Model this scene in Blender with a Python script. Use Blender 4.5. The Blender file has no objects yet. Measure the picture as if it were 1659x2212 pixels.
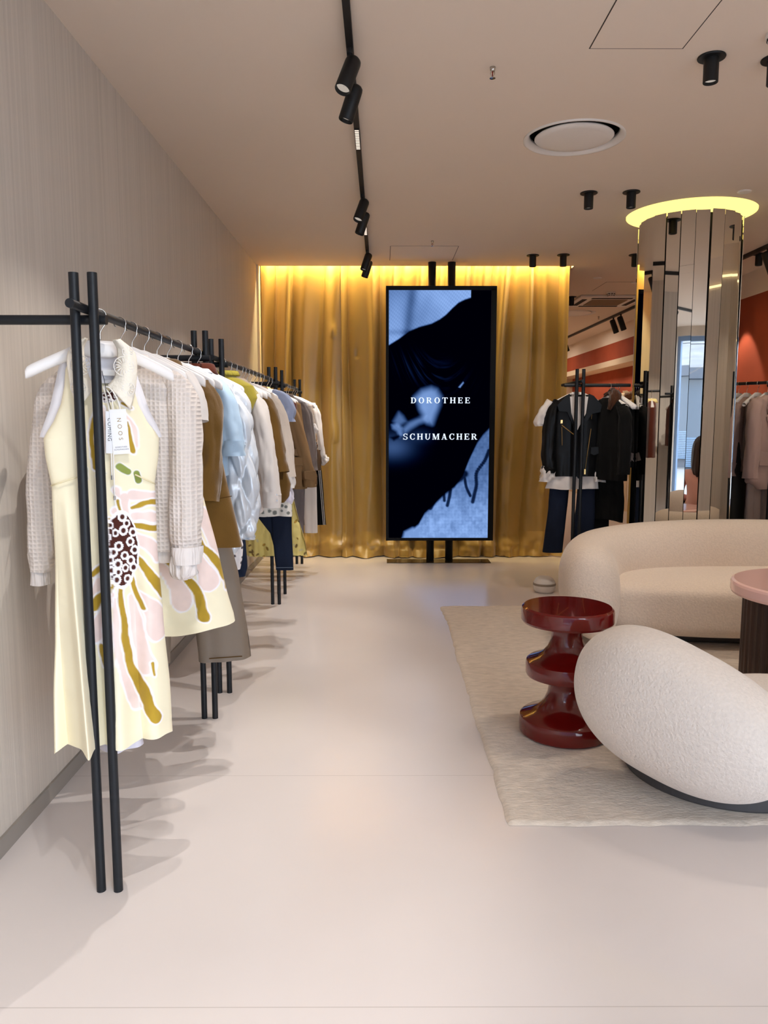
import bpy, bmesh, math, random
import numpy as np
from mathutils import Vector, Matrix
random.seed(7)
S = bpy.context.scene
COL = S.collection
PI = math.pi

# ------------------------------------------------------------------ camera
CAM_H = 1.40
F_PX = 1661.0
cam_d = bpy.data.cameras.new('camera')
cam = bpy.data.objects.new('camera', cam_d); COL.objects.link(cam)
cam.location = (0, 0, CAM_H)
cam.rotation_euler = (math.radians(90 - 6.6958), 0, math.radians(-0.15417))
cam_d.sensor_fit = 'VERTICAL'; cam_d.sensor_height = 36.0
cam_d.lens = F_PX / 2212.0 * 36.0
cam_d.clip_start = 0.05; cam_d.clip_end = 200
S.camera = cam

# ------------------------------------------------------------------ look
S.view_settings.view_transform = 'Standard'
S.view_settings.look = 'None'
S.view_settings.gamma = 1.0
S.view_settings.use_curve_mapping = False
S.view_settings.exposure = 0.42
try:
    S.cycles.use_denoising = True
    S.cycles.denoiser = 'OPENIMAGEDENOISE'
    S.cycles.max_bounces = 8
    S.cycles.diffuse_bounces = 5
    S.cycles.glossy_bounces = 4
    S.cycles.transmission_bounces = 4
    S.cycles.sample_clamp_indirect = 6.0
    S.cycles.caustics_reflective = False
    S.cycles.caustics_refractive = False
except Exception:
    pass

# ------------------------------------------------------------------ daylight
world = bpy.data.worlds.new('daylight'); S.world = world
world.use_nodes = True
wb = world.node_tree.nodes['Background']
wb.inputs['Color'].default_value = (0.74, 0.86, 1.0, 1)
wb.inputs['Strength'].default_value = 7.5

H = 2.934          # ceiling height
XL, XR = -1.238, 3.80
YF, YB = -1.6, 17.0

def light(name, kind, loc, power, color, rot=None, target=None, **kw):
    d = bpy.data.lights.new(name, kind); d.energy = power; d.color = color
    for k, v in kw.items(): setattr(d, k, v)
    o = bpy.data.objects.new(name, d); COL.objects.link(o); o.location = loc
    if target is not None:
        o.rotation_euler = (Vector(target) - Vector(loc)).to_track_quat('-Z', 'Y').to_euler()
    elif rot: o.rotation_euler = rot
    return o
WARM = (1.0, 0.88, 0.75)
NEUT = (1.0, 0.95, 0.90)
GOLD = (1.0, 0.80, 0.40)
# daylight comes in through the shop window behind the camera
wl = light('window_portal', 'AREA', (1.31, YF - 0.02, 1.40), 1, (1, 1, 1), rot=(PI/2, 0, 0), shape='RECTANGLE', size=4.9, size_y=2.7)
wl.data.cycles.is_portal = True
# light line in the ceiling slot above the curtain
light('curtain_slot_light', 'AREA', (0.33, 7.915, 3.05), 42, GOLD, rot=(math.radians(8), 0, 0), shape='RECTANGLE', size=3.05, size_y=0.04)
# ceiling downlights beside the seating (the black pots): (x, y)
POTS = [(1.395, 3.451), (1.675, 3.471), (1.396, 5.396), (1.676, 5.374), (1.40, 7.354), (1.678, 7.333), (2.341, 7.331), (3.469, 7.289), (2.346, 9.743), (1.40, 1.50), (1.675, 1.50), (2.9, 1.5), (3.2, 3.45), (3.2, 5.4)]
POT_W = 11
for i, (x, y) in enumerate(POTS):
    light('pot_light', 'SPOT', (x, y, H - 0.125), 4 if x > 3.4 else 5 if 7 < y < 8 else POT_W*(1.7 if 1.6 < y < 6 else 1), WARM, rot=(0, 0, 0), spot_size=math.radians(95), spot_blend=0.6, shadow_soft_size=0.008)
# spots on the track, all turned towards the clothes racks: (y, target x, y, z)
TRACK = [(-0.9, -0.9, -0.5), (-0.62, -0.9, 0.3), (0.75, -0.9, 1.3), (1.05, -0.95, 2.0), (3.31, -0.95, 2.5), (3.585, -0.95, 3.6), (5.321, -0.95, 4.6), (5.656, -0.95, 5.6), (6.985, -0.95, 6.6), (7.292, -0.95, 7.3)]
TRACK_W = 52
TX = -0.13
SPOT_T = []
for y, tx, ty in TRACK:
    loc = Vector((TX, y, H - 0.115)); t = Vector((tx + 0.05, ty, 0.55)); d = (t - loc).normalized()
    SPOT_T.append((loc, d))
    light('track_spot_light', 'SPOT', loc + d * 0.098, TRACK_W*(0.55 if y < 3 else 1.0), NEUT, target=t, spot_size=math.radians(70), spot_blend=0.6, shadow_soft_size=0.004)
# spots on the far track, turned to the terracotta wall
TRACK2 = [8.3, 11.05, 11.4, 14.35, 14.75, 6.9]
for y in TRACK2:
    ft = Vector((3.95, y - 0.25, 1.45 if y == 8.3 else 1.0)); fl = Vector((3.36, y, H - 0.119)); fd = (ft - Vector((3.36, y, H - 0.15))).normalized()
    light('far_track_light', 'SPOT', fl + fd*0.15, 36 if y == 8.3 else 5, WARM, target=fl + fd*2, spot_size=math.radians(46), spot_blend=0.4, shadow_soft_size=0.02)
for y in (10.2, 13.0, 15.6):
    light('far_room_light', 'AREA', (2.9, y, H - 0.02), 11, WARM, rot=(0, 0, 0), shape='DISK', size=0.3)
# light trough around the top of the mirrored column
CXC, CYC = 2.300, 5.945
for k in range(6):
    a = k * PI / 3
    light('column_ring_light', 'POINT', (CXC + 0.42 * math.cos(a), CYC + 0.42 * math.sin(a), H + 0.03), 0.9, GOLD, shadow_soft_size=0.03)
# light strip inside the niche in the terracotta wall
for y in (8.5, 10.5, 12.5, 14.5):
    light('niche_light', 'AREA', (3.97, y, 2.225), 2.5, WARM, rot=(0, math.radians(20), 0), shape='RECTANGLE', size=0.1, size_y=1.8)

# ------------------------------------------------------------------ materials
def lin(c):
    return tuple((v / 255 / 12.92) if v / 255 <= 0.04045 else ((v / 255 + 0.055) / 1.055) ** 2.4 for v in c)
MATS = {}
def mat(name, rgb, rough=0.6, metal=0.0, spec=0.5, bump=None, vary=None, sheen=0.0, coat=0.0, emit=None, attr=None):
    """bump=(scale xyz, strength, detail); vary=(scale xyz, amount); attr = colour attribute"""
    m = bpy.data.materials.new(name); m.use_nodes = True
    nt = m.node_tree; b = nt.nodes['Principled BSDF']; N = nt.nodes.new; L = nt.links.new
    col = lin(rgb) if max(rgb) > 1 else rgb
    b.inputs['Base Color'].default_value = (*col, 1)
    b.inputs['Roughness'].default_value = rough; b.inputs['Metallic'].default_value = metal
    b.inputs['Specular IOR Level'].default_value = spec
    b.inputs['Sheen Weight'].default_value = sheen; b.inputs['Coat Weight'].default_value = coat
    b.inputs['Coat Roughness'].default_value = 0.03
    src = None
    if attr:
        a = N('ShaderNodeVertexColor'); a.layer_name = attr; src = a.outputs['Color']
        L(src, b.inputs['Base Color'])
    tc = N('ShaderNodeTexCoord')
    def noise(scale, detail=3.0):
        mp = N('ShaderNodeMapping'); mp.inputs['Scale'].default_value = scale if hasattr(scale, '__len__') else (scale,) * 3
        L(tc.outputs['Object'], mp.inputs['Vector'])
        t = N('ShaderNodeTexNoise'); t.inputs['Scale'].default_value = 1.0; t.inputs['Detail'].default_value = detail
        L(mp.outputs['Vector'], t.inputs['Vector']); return t
    if vary:
        t = noise(vary[0], 4.0)
        mx = N('ShaderNodeMixRGB'); mx.blend_type = 'MULTIPLY'; mx.inputs['Fac'].default_value = 1.0
        cr = N('ShaderNodeMapRange'); cr.inputs['From Min'].default_value = 0.25; cr.inputs['From Max'].default_value = 0.75
        cr.inputs['To Min'].default_value = 1 - vary[1]; cr.inputs['To Max'].default_value = 1 + vary[1]
        L(t.outputs['Fac'], cr.inputs['Value'])
        if src: L(src, mx.inputs['Color1'])
        else: mx.inputs['Color1'].default_value = (*col, 1)
        L(cr.outputs['Result'], mx.inputs['Color2']); L(mx.outputs['Color'], b.inputs['Base Color'])
    if bump:
        t = noise(bump[0], bump[2] if len(bump) > 2 else 3.0)
        bp = N('ShaderNodeBump'); bp.inputs['Strength'].default_value = bump[1]; bp.inputs['Distance'].default_value = 0.004
        L(t.outputs['Fac'], bp.inputs['Height']); L(bp.outputs['Normal'], b.inputs['Normal'])
    if emit:
        b.inputs['Emission Color'].default_value = (*lin(emit[0]), 1); b.inputs['Emission Strength'].default_value = emit[1]
    MATS[name] = m
    return m

def knit(name, rgb, cell=0.011, strength=0.8, dark=0.78):
    """waffle knit: rows of little raised cells"""
    m = mat(name, rgb, 0.9, spec=0.2, sheen=0.2)
    nt = m.node_tree; N = nt.nodes.new; L = nt.links.new; b = nt.nodes['Principled BSDF']
    tc = N('ShaderNodeTexCoord'); sp = N('ShaderNodeSeparateXYZ'); L(tc.outputs['Object'], sp.inputs[0])
    outs = []
    for ax in ('X', 'Z'):
        mu = N('ShaderNodeMath'); mu.operation = 'MULTIPLY'; mu.inputs[1].default_value = PI / cell; L(sp.outputs[ax], mu.inputs[0])
        sn = N('ShaderNodeMath'); sn.operation = 'SINE'; L(mu.outputs[0], sn.inputs[0])
        ab = N('ShaderNodeMath'); ab.operation = 'ABSOLUTE'; L(sn.outputs[0], ab.inputs[0]); outs.append(ab)
    pr = N('ShaderNodeMath'); pr.operation = 'MULTIPLY'; L(outs[0].outputs[0], pr.inputs[0]); L(outs[1].outputs[0], pr.inputs[1])
    inv = N('ShaderNodeMath'); inv.operation = 'SUBTRACT'; inv.inputs[0].default_value = 1.0; L(pr.outputs[0], inv.inputs[1])
    bp = N('ShaderNodeBump'); bp.inputs['Strength'].default_value = strength; bp.inputs['Distance'].default_value = 0.006
    L(inv.outputs[0], bp.inputs['Height']); L(bp.outputs['Normal'], b.inputs['Normal'])
    cr = N('ShaderNodeMapRange'); cr.inputs['From Min'].default_value = 0.0; cr.inputs['From Max'].default_value = 0.7
    cr.inputs['To Min'].default_value = dark; cr.inputs['To Max'].default_value = 1.0  # weave holes also darkened in the colour, for the shade inside them
    L(inv.outputs[0], cr.inputs['Value'])
    mx = N('ShaderNodeMixRGB'); mx.blend_type = 'MULTIPLY'; mx.inputs['Fac'].default_value = 1; mx.inputs['Color1'].default_value = (*lin(rgb), 1)
    L(cr.outputs['Result'], mx.inputs['Color2']); L(mx.outputs['Color'], b.inputs['Base Color'])
    return m

def emission(name, rgb, strength, attr=None):
    m = bpy.data.materials.new(name); m.use_nodes = True; nt = m.node_tree
    nt.nodes.clear(); e = nt.nodes.new('ShaderNodeEmission'); o = nt.nodes.new('ShaderNodeOutputMaterial')
    e.inputs['Color'].default_value = (*lin(rgb), 1); e.inputs['Strength'].default_value = strength
    if attr:
        a = nt.nodes.new('ShaderNodeVertexColor'); a.layer_name = attr; nt.links.new(a.outputs['Color'], e.inputs['Color'])
    nt.links.new(e.outputs[0], o.inputs[0]); MATS[name] = m; return m

M_CEIL = mat('ceiling_paint', (230, 214, 198), 0.9, spec=0.2, bump=((60, 60, 60), 0.05))
M_WALL = mat('wood_grain_wall', (204, 194, 183), 0.75, spec=0.25, vary=((3, 70, 0.5), 0.09), bump=((8, 160, 1.6), 0.22))
M_WHITEWALL = mat('cream_wall', (226, 205, 176), 0.85, spec=0.2)
M_TERRA = mat('terracotta_plaster', (160, 74, 48), 0.85, spec=0.2, vary=((1.3, 1.3, 1.6), 0.22), bump=((9, 9, 9), 0.1))
M_SKIRT = mat('grey_skirting', (150, 142, 134), 0.6)
M_BLACK = mat('black_powder_coat', (24, 27, 32), 0.45, spec=0.35)
M_BLACKLAMP = mat('black_lamp_housing', (14, 14, 16), 0.5, spec=0.4)
M_CHROME = mat('polished_steel', (205, 200, 195), 0.16, metal=1.0)
M_BRASS = mat('gold_zip_metal', (214, 180, 120), 0.3, metal=1.0)
M_WHITEPL = mat('white_hanger_lacquer', (238, 234, 232), 0.35, spec=0.5)
M_CARD = mat('white_card', (240, 240, 242), 0.6)
M_MIRROR = mat('mirror_glass', (226, 222, 214), 0.015, metal=1.0)
M_DARKGAP = mat('dark_gap', (22, 20, 20), 0.8)
M_JOINT = mat('shadow_gap', (62, 52, 46), 0.9)
M_WHITEPLAST = mat('white_plastic', (232, 226, 220), 0.45)
M_RED = mat('oxblood_lacquer', (104, 14, 12), 0.12, spec=0.45, coat=0.4)
M_PINK = mat('pink_lacquer', (244, 200, 192), 0.18, spec=0.5, coat=0.6)
M_WOOD = mat('dark_walnut', (58, 36, 26), 0.5, vary=((30, 30, 1.5), 0.45), bump=((60, 60, 2), 0.2))
M_BOUCLE = mat('cream_boucle', (230, 214, 198), 0.95, spec=0.1, sheen=0.35, vary=((90, 90, 90), 0.07), bump=((85, 85, 85), 1.0, 2.0))
M_BOUCLE2 = mat('pale_boucle', (224, 214, 205), 0.95, spec=0.1, sheen=0.35, vary=((90, 90, 90), 0.06), bump=((95, 95, 95), 0.9, 2.0))
M_PLINTH = mat('grey_plinth', (74, 72, 74), 0.6)
M_RUG = mat('wool_rug', (214, 201, 187), 0.95, spec=0.1, sheen=0.2, vary=((18, 60, 20), 0.15), bump=((55, 110, 55), 1.0, 3.0))
M_CURTAIN = mat('gold_satin', (178, 141, 66), 0.38, metal=0.0, spec=0.6, sheen=0.3, bump=((30, 30, 9), 0.04))

def floor_mat():
    m = mat('poured_floor', (222, 213, 209), 0.20, spec=0.45, vary=((1.2, 1.2, 1.2), 0.035), bump=((5, 5, 5), 0.02))
    nt = m.node_tree; N = nt.nodes.new; L = nt.links.new; b = nt.nodes['Principled BSDF']
    tc = N('ShaderNodeTexCoord'); sp = N('ShaderNodeSeparateXYZ'); L(tc.outputs['Object'], sp.inputs[0])
    prev = b.inputs['Base Color'].links[0].from_socket
    for yy in (1.70, 2.92):                       # fine joints between the poured slabs
        su = N('ShaderNodeMath'); su.operation = 'SUBTRACT'; su.inputs[1].default_value = yy; L(sp.outputs['Y'], su.inputs[0])
        ab = N('ShaderNodeMath'); ab.operation = 'ABSOLUTE'; L(su.outputs[0], ab.inputs[0])
        lt = N('ShaderNodeMath'); lt.operation = 'LESS_THAN'; lt.inputs[1].default_value = 0.0016; L(ab.outputs[0], lt.inputs[0])
        mx = N('ShaderNodeMixRGB'); mx.inputs['Color2'].default_value = (*lin((200, 190, 185)), 1)
        L(lt.outputs[0], mx.inputs['Fac']); L(prev, mx.inputs['Color1']); prev = mx.outputs['Color']
    L(prev, b.inputs['Base Color'])
    return m
M_FLOOR = floor_mat()

# ------------------------------------------------------------------ mesh helpers
def link(name, me, m=None, parent=None, loc=None, smooth=False):
    o = bpy.data.objects.new(name, me); COL.objects.link(o)
    if m is not None and not me.materials: me.materials.append(m)
    if parent is not None: o.parent = parent
    if loc is not None: o.location = loc
    if smooth:
        me.polygons.foreach_set('use_smooth', [True] * len(me.polygons))
    return o

def mesh(name, v, f, m=None, parent=None, loc=None, smooth=False):
    me = bpy.data.meshes.new(name); me.from_pydata([tuple(map(float, p)) for p in v], [], [tuple(int(i) for i in q) for q in f]); me.update()
    return link(name, me, m, parent, loc, smooth)

class MB:
    """collects shapes for one mesh"""
    def __init__(s): s.v = []; s.f = []; s.n = 0
    def add(s, v, f):
        v = np.asarray(v, float); s.v.append(v); s.f += [tuple(int(i) + s.n for i in q) for q in f]; s.n += len(v); return s
    def box(s, lo, hi, R=None, at=(0, 0, 0)):
        x0, y0, z0 = lo; x1, y1, z1 = hi
        v = np.array([(x0,y0,z0),(x1,y0,z0),(x1,y1,z0),(x0,y1,z0),(x0,y0,z1),(x1,y0,z1),(x1,y1,z1),(x0,y1,z1)], float)
        if R is not None: v = v @ np.asarray(R).T
        return s.add(v + np.asarray(at, float), [(0,3,2,1),(4,5,6,7),(0,1,5,4),(1,2,6,5),(2,3,7,6),(3,0,4,7)])
    def tube(s, pts, r, n=12, cap=True):
        v, f = tube_vf(pts, r, n, cap); return s.add(v, f)
    def lathe(s, prof, n=48, at=(0, 0, 0), closed=False):
        v, f = lathe_vf(prof, n, closed); return s.add(np.asarray(v) + np.asarray(at, float), f)
    def prism(s, poly, y0, y1, at=(0, 0, 0)):
        """polygon in XZ extruded along Y"""
        k = len(poly); v = [(x, y0, z) for x, z in poly] + [(x, y1, z) for x, z in poly]
        f = [tuple(range(k)), tuple(range(2*k - 1, k - 1, -1))] + [(i, i + k, (i + 1) % k + k, (i + 1) % k) for i in range(k)]
        return s.add(np.asarray(v) + np.asarray(at, float), f)
    def build(s, name, m=None, parent=None, loc=None, smooth=False, bevel=0.0, seg=2):
        o = mesh(name, np.concatenate(s.v), s.f, m, parent, loc, smooth)
        if bevel:
            md = o.modifiers.new('bevel', 'BEVEL'); md.width = bevel; md.segments = seg; md.limit_method = 'ANGLE'
        return o

def tube_vf(pts, r, n=12, cap=True):
    P = [np.asarray(p, float) for p in pts]; R = r if hasattr(r, '__len__') else [r] * len(P)
    v, f = [], []; up = None
    for i, p in enumerate(P):
        t = P[min(i + 1, len(P) - 1)] - P[max(i - 1, 0)]; t = t / (np.linalg.norm(t) + 1e-9)
        if up is None:
            a = np.array([0, 0, 1.]) if abs(t[2]) < 0.9 else np.array([1., 0, 0]); up = np.cross(t, a)
        up = up - t * (up @ t); up /= np.linalg.norm(up) + 1e-9; w = np.cross(t, up)
        for k in range(n):
            a = 2 * PI * k / n; v.append(p + R[i] * (math.cos(a) * up + math.sin(a) * w))
    for i in range(len(P) - 1):
        for k in range(n):
            a, b = i * n + k, i * n + (k + 1) % n; f.append((a, b, b + n, a + n))
    if cap:
        f.append(tuple(range(n - 1, -1, -1))); f.append(tuple(range((len(P) - 1) * n, len(P) * n)))
    return np.array(v), f

def lathe_vf(prof, n=48, closed=False):
    v, f = [], []; k = len(prof)
    for i in range(n):
        a = 2 * PI * i / n
        for r, z in prof: v.append((r * math.cos(a), r * math.sin(a), z))
    for i in range(n):
        j = (i + 1) % n
        for q in range(k - 1 if not closed else k):
            q2 = (q + 1) % k; f.append((i*k + q, j*k + q, j*k + q2, i*k + q2))
    return v, f

def smooth_path(pts, n=40):
    """Catmull-Rom through points of any dimension"""
    P = np.asarray(pts, float); P = np.vstack([2*P[0] - P[1], P, 2*P[-1] - P[-2]]); out = []
    m = len(P) - 3
    for u in np.linspace(0, m - 1e-6, n):
        i = int(u); t = u - i; p0, p1, p2, p3 = P[i:i+4]
        out.append(0.5*((2*p1) + (p2 - p0)*t + (2*p0 - 5*p1 + 4*p2 - p3)*t*t + (3*p1 - p0 - 3*p2 + p3)*t**3))
    return np.array(out)

def _h(i, s): 
    x = np.sin(i * 127.1 + s * 311.7) * 43758.5453; return x - np.floor(x)
def vnoise(x, y, s=0.0):
    """smooth 2-D value noise in -1..1"""
    xi, yi = np.floor(x), np.floor(y); xf, yf = x - xi, y - yi
    u, w = xf*xf*(3 - 2*xf), yf*yf*(3 - 2*yf)
    g = lambda a, b: _h(a + b * 57.0, s)
    return ((g(xi, yi)*(1-u) + g(xi+1, yi)*u)*(1-w) + (g(xi, yi+1)*(1-u) + g(xi+1, yi+1)*u)*w)*2 - 1
def fbm(x, y, s=0.0): return vnoise(x, y, s) + 0.5*vnoise(2.1*x, 2.1*y, s+1) + 0.25*vnoise(4.3*x, 4.3*y, s+2)
def spow(w, e): return np.sign(w) * np.abs(w) ** e

def grid_faces(nr, nc, wrap=False):
    f = []
    for i in range(nr - 1):
        for j in range(nc if wrap else nc - 1):
            a, b = i*nc + j, i*nc + (j + 1) % nc; f.append((a, b, b + nc, a + nc))
    return f

def set_color(o, rgb, name='print'):
    """rgb: (nverts,3) linear"""
    a = o.data.color_attributes.new(name, 'FLOAT_COLOR', 'POINT')
    c = np.ones((len(rgb), 4), np.float32); c[:, :3] = rgb; a.data.foreach_set('color', c.ravel())

def tag(o, label, cat, group=None, kind=None):
    if label: o['label'] = label
    if cat: o['category'] = cat
    if group: o['group'] = group
    if kind: o['kind'] = kind
    return o
def empty(name, loc=(0, 0, 0), rz=0.0):
    o = bpy.data.objects.new(name, None); COL.objects.link(o); o.location = loc; o.rotation_euler = (0, 0, rz); o.empty_display_size = 0.05
    return o
def struct(o): o['kind'] = 'structure'; return o
def copy_tree(o, parent=None):
    c = o.copy(); COL.objects.link(c)
    if parent: c.parent = parent
    for ch in list(o.children): copy_tree(ch, c)
    return c
def plane_with_holes(outer, holes, z, name, m):
    bm = bmesh.new(); es = []
    for loop in [outer] + holes:
        vs = [bm.verts.new((x, y, z)) for x, y in loop]
        es += [bm.edges.new((vs[i], vs[(i + 1) % len(vs)])) for i in range(len(vs))]
    bmesh.ops.triangle_fill(bm, edges=es, use_beauty=True, use_dissolve=False)
    bmesh.ops.recalc_face_normals(bm, faces=bm.faces)
    me = bpy.data.meshes.new(name); bm.to_mesh(me); bm.free()
    return link(name, me, m)
def circle(x, y, r, n=64): return [(x + r*math.cos(2*PI*i/n), y + r*math.sin(2*PI*i/n)) for i in range(n)]

def text_mesh(txt, size, m, parent, name, matrix, space=1.0, extrude=0.0001):
    cu = bpy.data.curves.new('t', 'FONT'); cu.body = txt; cu.size = size; cu.space_character = space; cu.align_x = 'CENTER'; cu.align_y = 'CENTER'; cu.extrude = extrude
    t = bpy.data.objects.new('t', cu); COL.objects.link(t)
    dg = bpy.context.evaluated_depsgraph_get(); me = bpy.data.meshes.new_from_object(t.evaluated_get(dg)); bpy.data.objects.remove(t); bpy.data.curves.remove(cu)
    me.materials.clear(); me.materials.append(m); me.name = name
    o = bpy.data.objects.new(name, me); COL.objects.link(o); o.parent = parent; o.matrix_local = matrix
    return o

# ================================================================== ROOM SHELL
SLOT = 7.86          # front edge of the ceiling slot above the curtain
SX = 1.907           # right end of the slot
floor = MB().box((XL - 0.1, YF - 0.1, -0.1), (XR + 0.5, YB, 0)).build('floor', M_FLOOR); struct(floor)
VENTS = [(1.046, 4.392, 0.272), (2.72, 11.17, 0.31)]
holes = [circle(CXC, CYC, 0.462, 72)] + [circle(x, y, r - 0.012, 64) for x, y, r in VENTS]
ceil = plane_with_holes([(XL, YF), (XR, YF), (XR, YB), (SX, YB), (SX, SLOT), (XL, SLOT)], holes, H, 'ceiling', M_CEIL); struct(ceil)
b = MB()                                            # slab above, so the recesses stay closed
b.box((XL - 0.1, YF - 0.1, H + 0.16), (XR + 0.5, SLOT, H + 0.26)); b.box((XL - 0.1, SLOT, H + 0.21), (XR + 0.5, YB, H + 0.31))
struct(b.build('ceiling_slab', M_CEIL))
b = MB(); b.box((XL, SLOT - 0.012, H), (SX, SLOT, H + 0.21)); b.box((SX, SLOT - 0.012, H), (SX + 0.012, 8.2, H + 0.21))
struct(b.build('trim_1', M_WHITEWALL))
struct(MB().box((XL - 0.1, YF, 0.0), (XL, 8.3, H + 0.2)).build('wall_left', M_WALL))
struct(MB().box((XL, YF, 0.0), (XL + 0.010, 7.90, 0.062)).build('baseboard_left', M_SKIRT))
struct(MB().box((XL, 7.80, 0.0), (XL + 0.022, 7.90, H)).build('trim_2', M_WHITEWALL))
b = MB(); b.box((XL, 8.20, 0), (1.80, 8.30, H + 0.21)); struct(b.build('wall_back', M_WHITEWALL))
struct(MB().box((1.70, 8.30, 0), (1.80, YB, H + 0.21)).build('wall_passage', M_WHITEWALL))
struct(MB().box((1.7, YB - 0.1, 0), (XR + 0.5, YB, H + 0.21)).build('wall_end', M_WHITEWALL))
# right wall: cream strip under the ceiling, terracotta band, lit niche with shelf and low cabinet
Z1, Z2, Z3, XN = 2.683, 2.411, 2.317, 4.14
struct(MB().box((XR, YF, Z1), (XR + 0.5, YB, H + 0.21)).build('trim_3', M_CEIL))
b = MB(); b.box((XR, 6.7, Z2), (XR + 0.5, YB, Z1)); b.box((XR, 6.7, 0), (XR + 0.5, 8.35, Z2)); b.box((XN, 8.35, 0), (XR + 0.5, YB, Z3))
struct(b.build('wall_right', M_TERRA))
struct(MB().box((XR, YF, 0), (XR + 0.5, 6.7, Z1)).build('wall_right_panel', M_WALL))
M_LED = emission('led_line_glow', (255, 226, 170), 1.5)
struct(MB().box((XR - 0.02, YF, Z1 - 0.03), (XR, 6.7, Z1 - 0.012)).build('trim_5', M_LED))
struct(MB().box((XR - 0.004, 8.35, Z3), (XN + 0.01, YB, Z2)).build('trim_4', M_WHITEWALL))
# shop front behind the camera: piers, mullions and the tall panes
b = MB(); b.box((XL, YF - 0.12, 0), (-1.15, YF, H)); b.box((3.74, YF - 0.12, 0), (XR, YF, H)); b.box((-1.15, YF - 0.12, 2.78), (3.74, YF, H))
struct(b.build('wall_front', M_WALL))
M_BLUE = mat('blue_window_frame', (120, 150, 190), 0.4)
for i, (x0, x1) in enumerate([(-1.15, 0.0), (0.0, 1.7), (1.7, 3.74)]):
    fr = MB(); w = 0.05
    fr.box((x0, YF - 0.11, 0.0), (x0 + w, YF - 0.05, 2.78)); fr.box((x1 - w, YF - 0.11, 0.0), (x1, YF - 0.05, 2.78))
    fr.box((x0 + w, YF - 0.11, 0.0), (x1 - w, YF - 0.05, 0.10)); fr.box((x0 + w, YF - 0.11, 2.70), (x1 - w, YF - 0.05, 2.78))
    o = fr.build('window_%d' % (i + 1), M_BLUE); struct(o)
    g = bpy.data.materials.get('window_glass')
    if g is None:
        g = bpy.data.materials.new('window_glass'); g.use_nodes = True; nt = g.node_tree; nt.nodes.clear()
        t = nt.nodes.new('ShaderNodeBsdfTransparent'); gl = nt.nodes.new('ShaderNodeBsdfGlossy'); gl.inputs['Roughness'].default_value = 0.01
        mx = nt.nodes.new('ShaderNodeMixShader'); mx.inputs[0].default_value = 0.05; out = nt.nodes.new('ShaderNodeOutputMaterial')
        nt.links.new(t.outputs[0], mx.inputs[1]); nt.links.new(gl.outputs[0], mx.inputs[2]); nt.links.new(mx.outputs[0], out.inputs[0])
    MB().box((x0 + w, YF - 0.085, 0.10), (x1 - w, YF - 0.078, 2.70)).build('pane', g, o)

# ================================================================== CEILING THINGS
def hatch(x0, y0, x1, y1, label):
    o = MB().box((x0, y0, H - 0.0015), (x1, y1, H + 0.01)).build('ceiling_hatch', M_CEIL)
    tag(o, label, 'access panel', 'access panels in the ceiling')
    g = 0.005; b = MB()
    b.box((x0 - g, y0 - g, H - 0.001), (x0, y1 + g, H + 0.01)); b.box((x1, y0 - g, H - 0.001), (x1 + g, y1 + g, H + 0.01))
    b.box((x0, y0 - g, H - 0.001), (x1, y0, H + 0.01)); b.box((x0, y1, H - 0.001), (x1, y1 + g, H + 0.01))
    b.build('shadow_gap', M_JOINT, o)
hatch(0.862, 2.985, 1.242, 3.378, 'flush square ceiling hatch at the top edge, nearest the camera')
hatch(0.078, 6.99, 0.672, 7.58, 'flush ceiling hatch just in front of the gold curtain, above the screen')
hatch(2.485, 8.73, 3.10, 9.30, 'flush ceiling hatch in front of the ceiling air conditioner')

def diffuser(x, y, r, label):
    t = empty('air_diffuser', (x, y, H)); tag(t, label, 'air vent', 'round air diffusers in the ceiling')
    MB().lathe([(r, 0.002), (r, -0.006), (r - 0.012, -0.008), (r - 0.032, 0.016), (r - 0.036, 0.03), (r - 0.012, 0.03)], 72, closed=True).build('outer_ring', M_WHITEPLAST, t, smooth=True)
    MB().lathe([(0.001, 0.10), (r - 0.012, 0.10), (r - 0.012, 0.03)], 48).build('dark_throat', M_DARKGAP, t)
    MB().lathe([(0.001, -0.012), (r * 0.6, -0.010), (r - 0.066, -0.004), (r - 0.06, 0.002), (r - 0.07, 0.010), (0.001, 0.012)], 72).build('centre_plate', M_WHITEPLAST, t, smooth=True)
diffuser(*VENTS[0], 'round white air diffuser in the ceiling in front of the downlights')
diffuser(*VENTS[1], 'distant round white air diffuser beyond the ceiling air conditioner')

# black pot downlights
POT_LABELS = ['black ceiling downlight with a wide flange nearest the camera, beside the ceiling hatch', 'black downlight cut off by the right edge of the photo',
 'left one of the two black downlights between round vent and column', 'right one of the two black downlights between round vent and column',
 'left one of the two small black downlights above the curtain', 'right one of the two small black downlights above the curtain, by its right corner',
 'black downlight at the left edge of the mirrored column', 'black downlight right of the mirrored column in front of the terracotta wall', 'small black downlight just right of the curtain top, by the air conditioner',
 'downlight behind', 'downlight behind', 'downlight aside', 'downlight aside', 'downlight aside']
pot0 = empty('downlight')
MB().lathe([(0.001, 0.0), (0.056, 0.0), (0.058, -0.004), (0.056, -0.008), (0.001, -0.009)], 40).build('flange', M_BLACKLAMP, pot0, smooth=False)
MB().lathe([(0.031, -0.004), (0.031, -0.104), (0.029, -0.106), (0.027, -0.104), (0.026, -0.09), (0.001, -0.09)], 32).build('lamp_housing', M_BLACKLAMP, pot0, smooth=False)
M_LENS = emission('lamp_lens_glow', (255, 240, 225), 0.35)
MB().lathe([(0.001, -0.0935), (0.0255, -0.0935)], 24).build('lens', M_LENS, pot0)
for i, (x, y) in enumerate(POTS):
    o = pot0 if i == 0 else copy_tree(pot0)
    o.location = (x, y, H)
    lab = POT_LABELS[i]
    if i >= 9: lab = 'black ceiling downlight outside the photo, part of the same row'
    tag(o, lab, 'downlight', 'black pot downlights')

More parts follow.
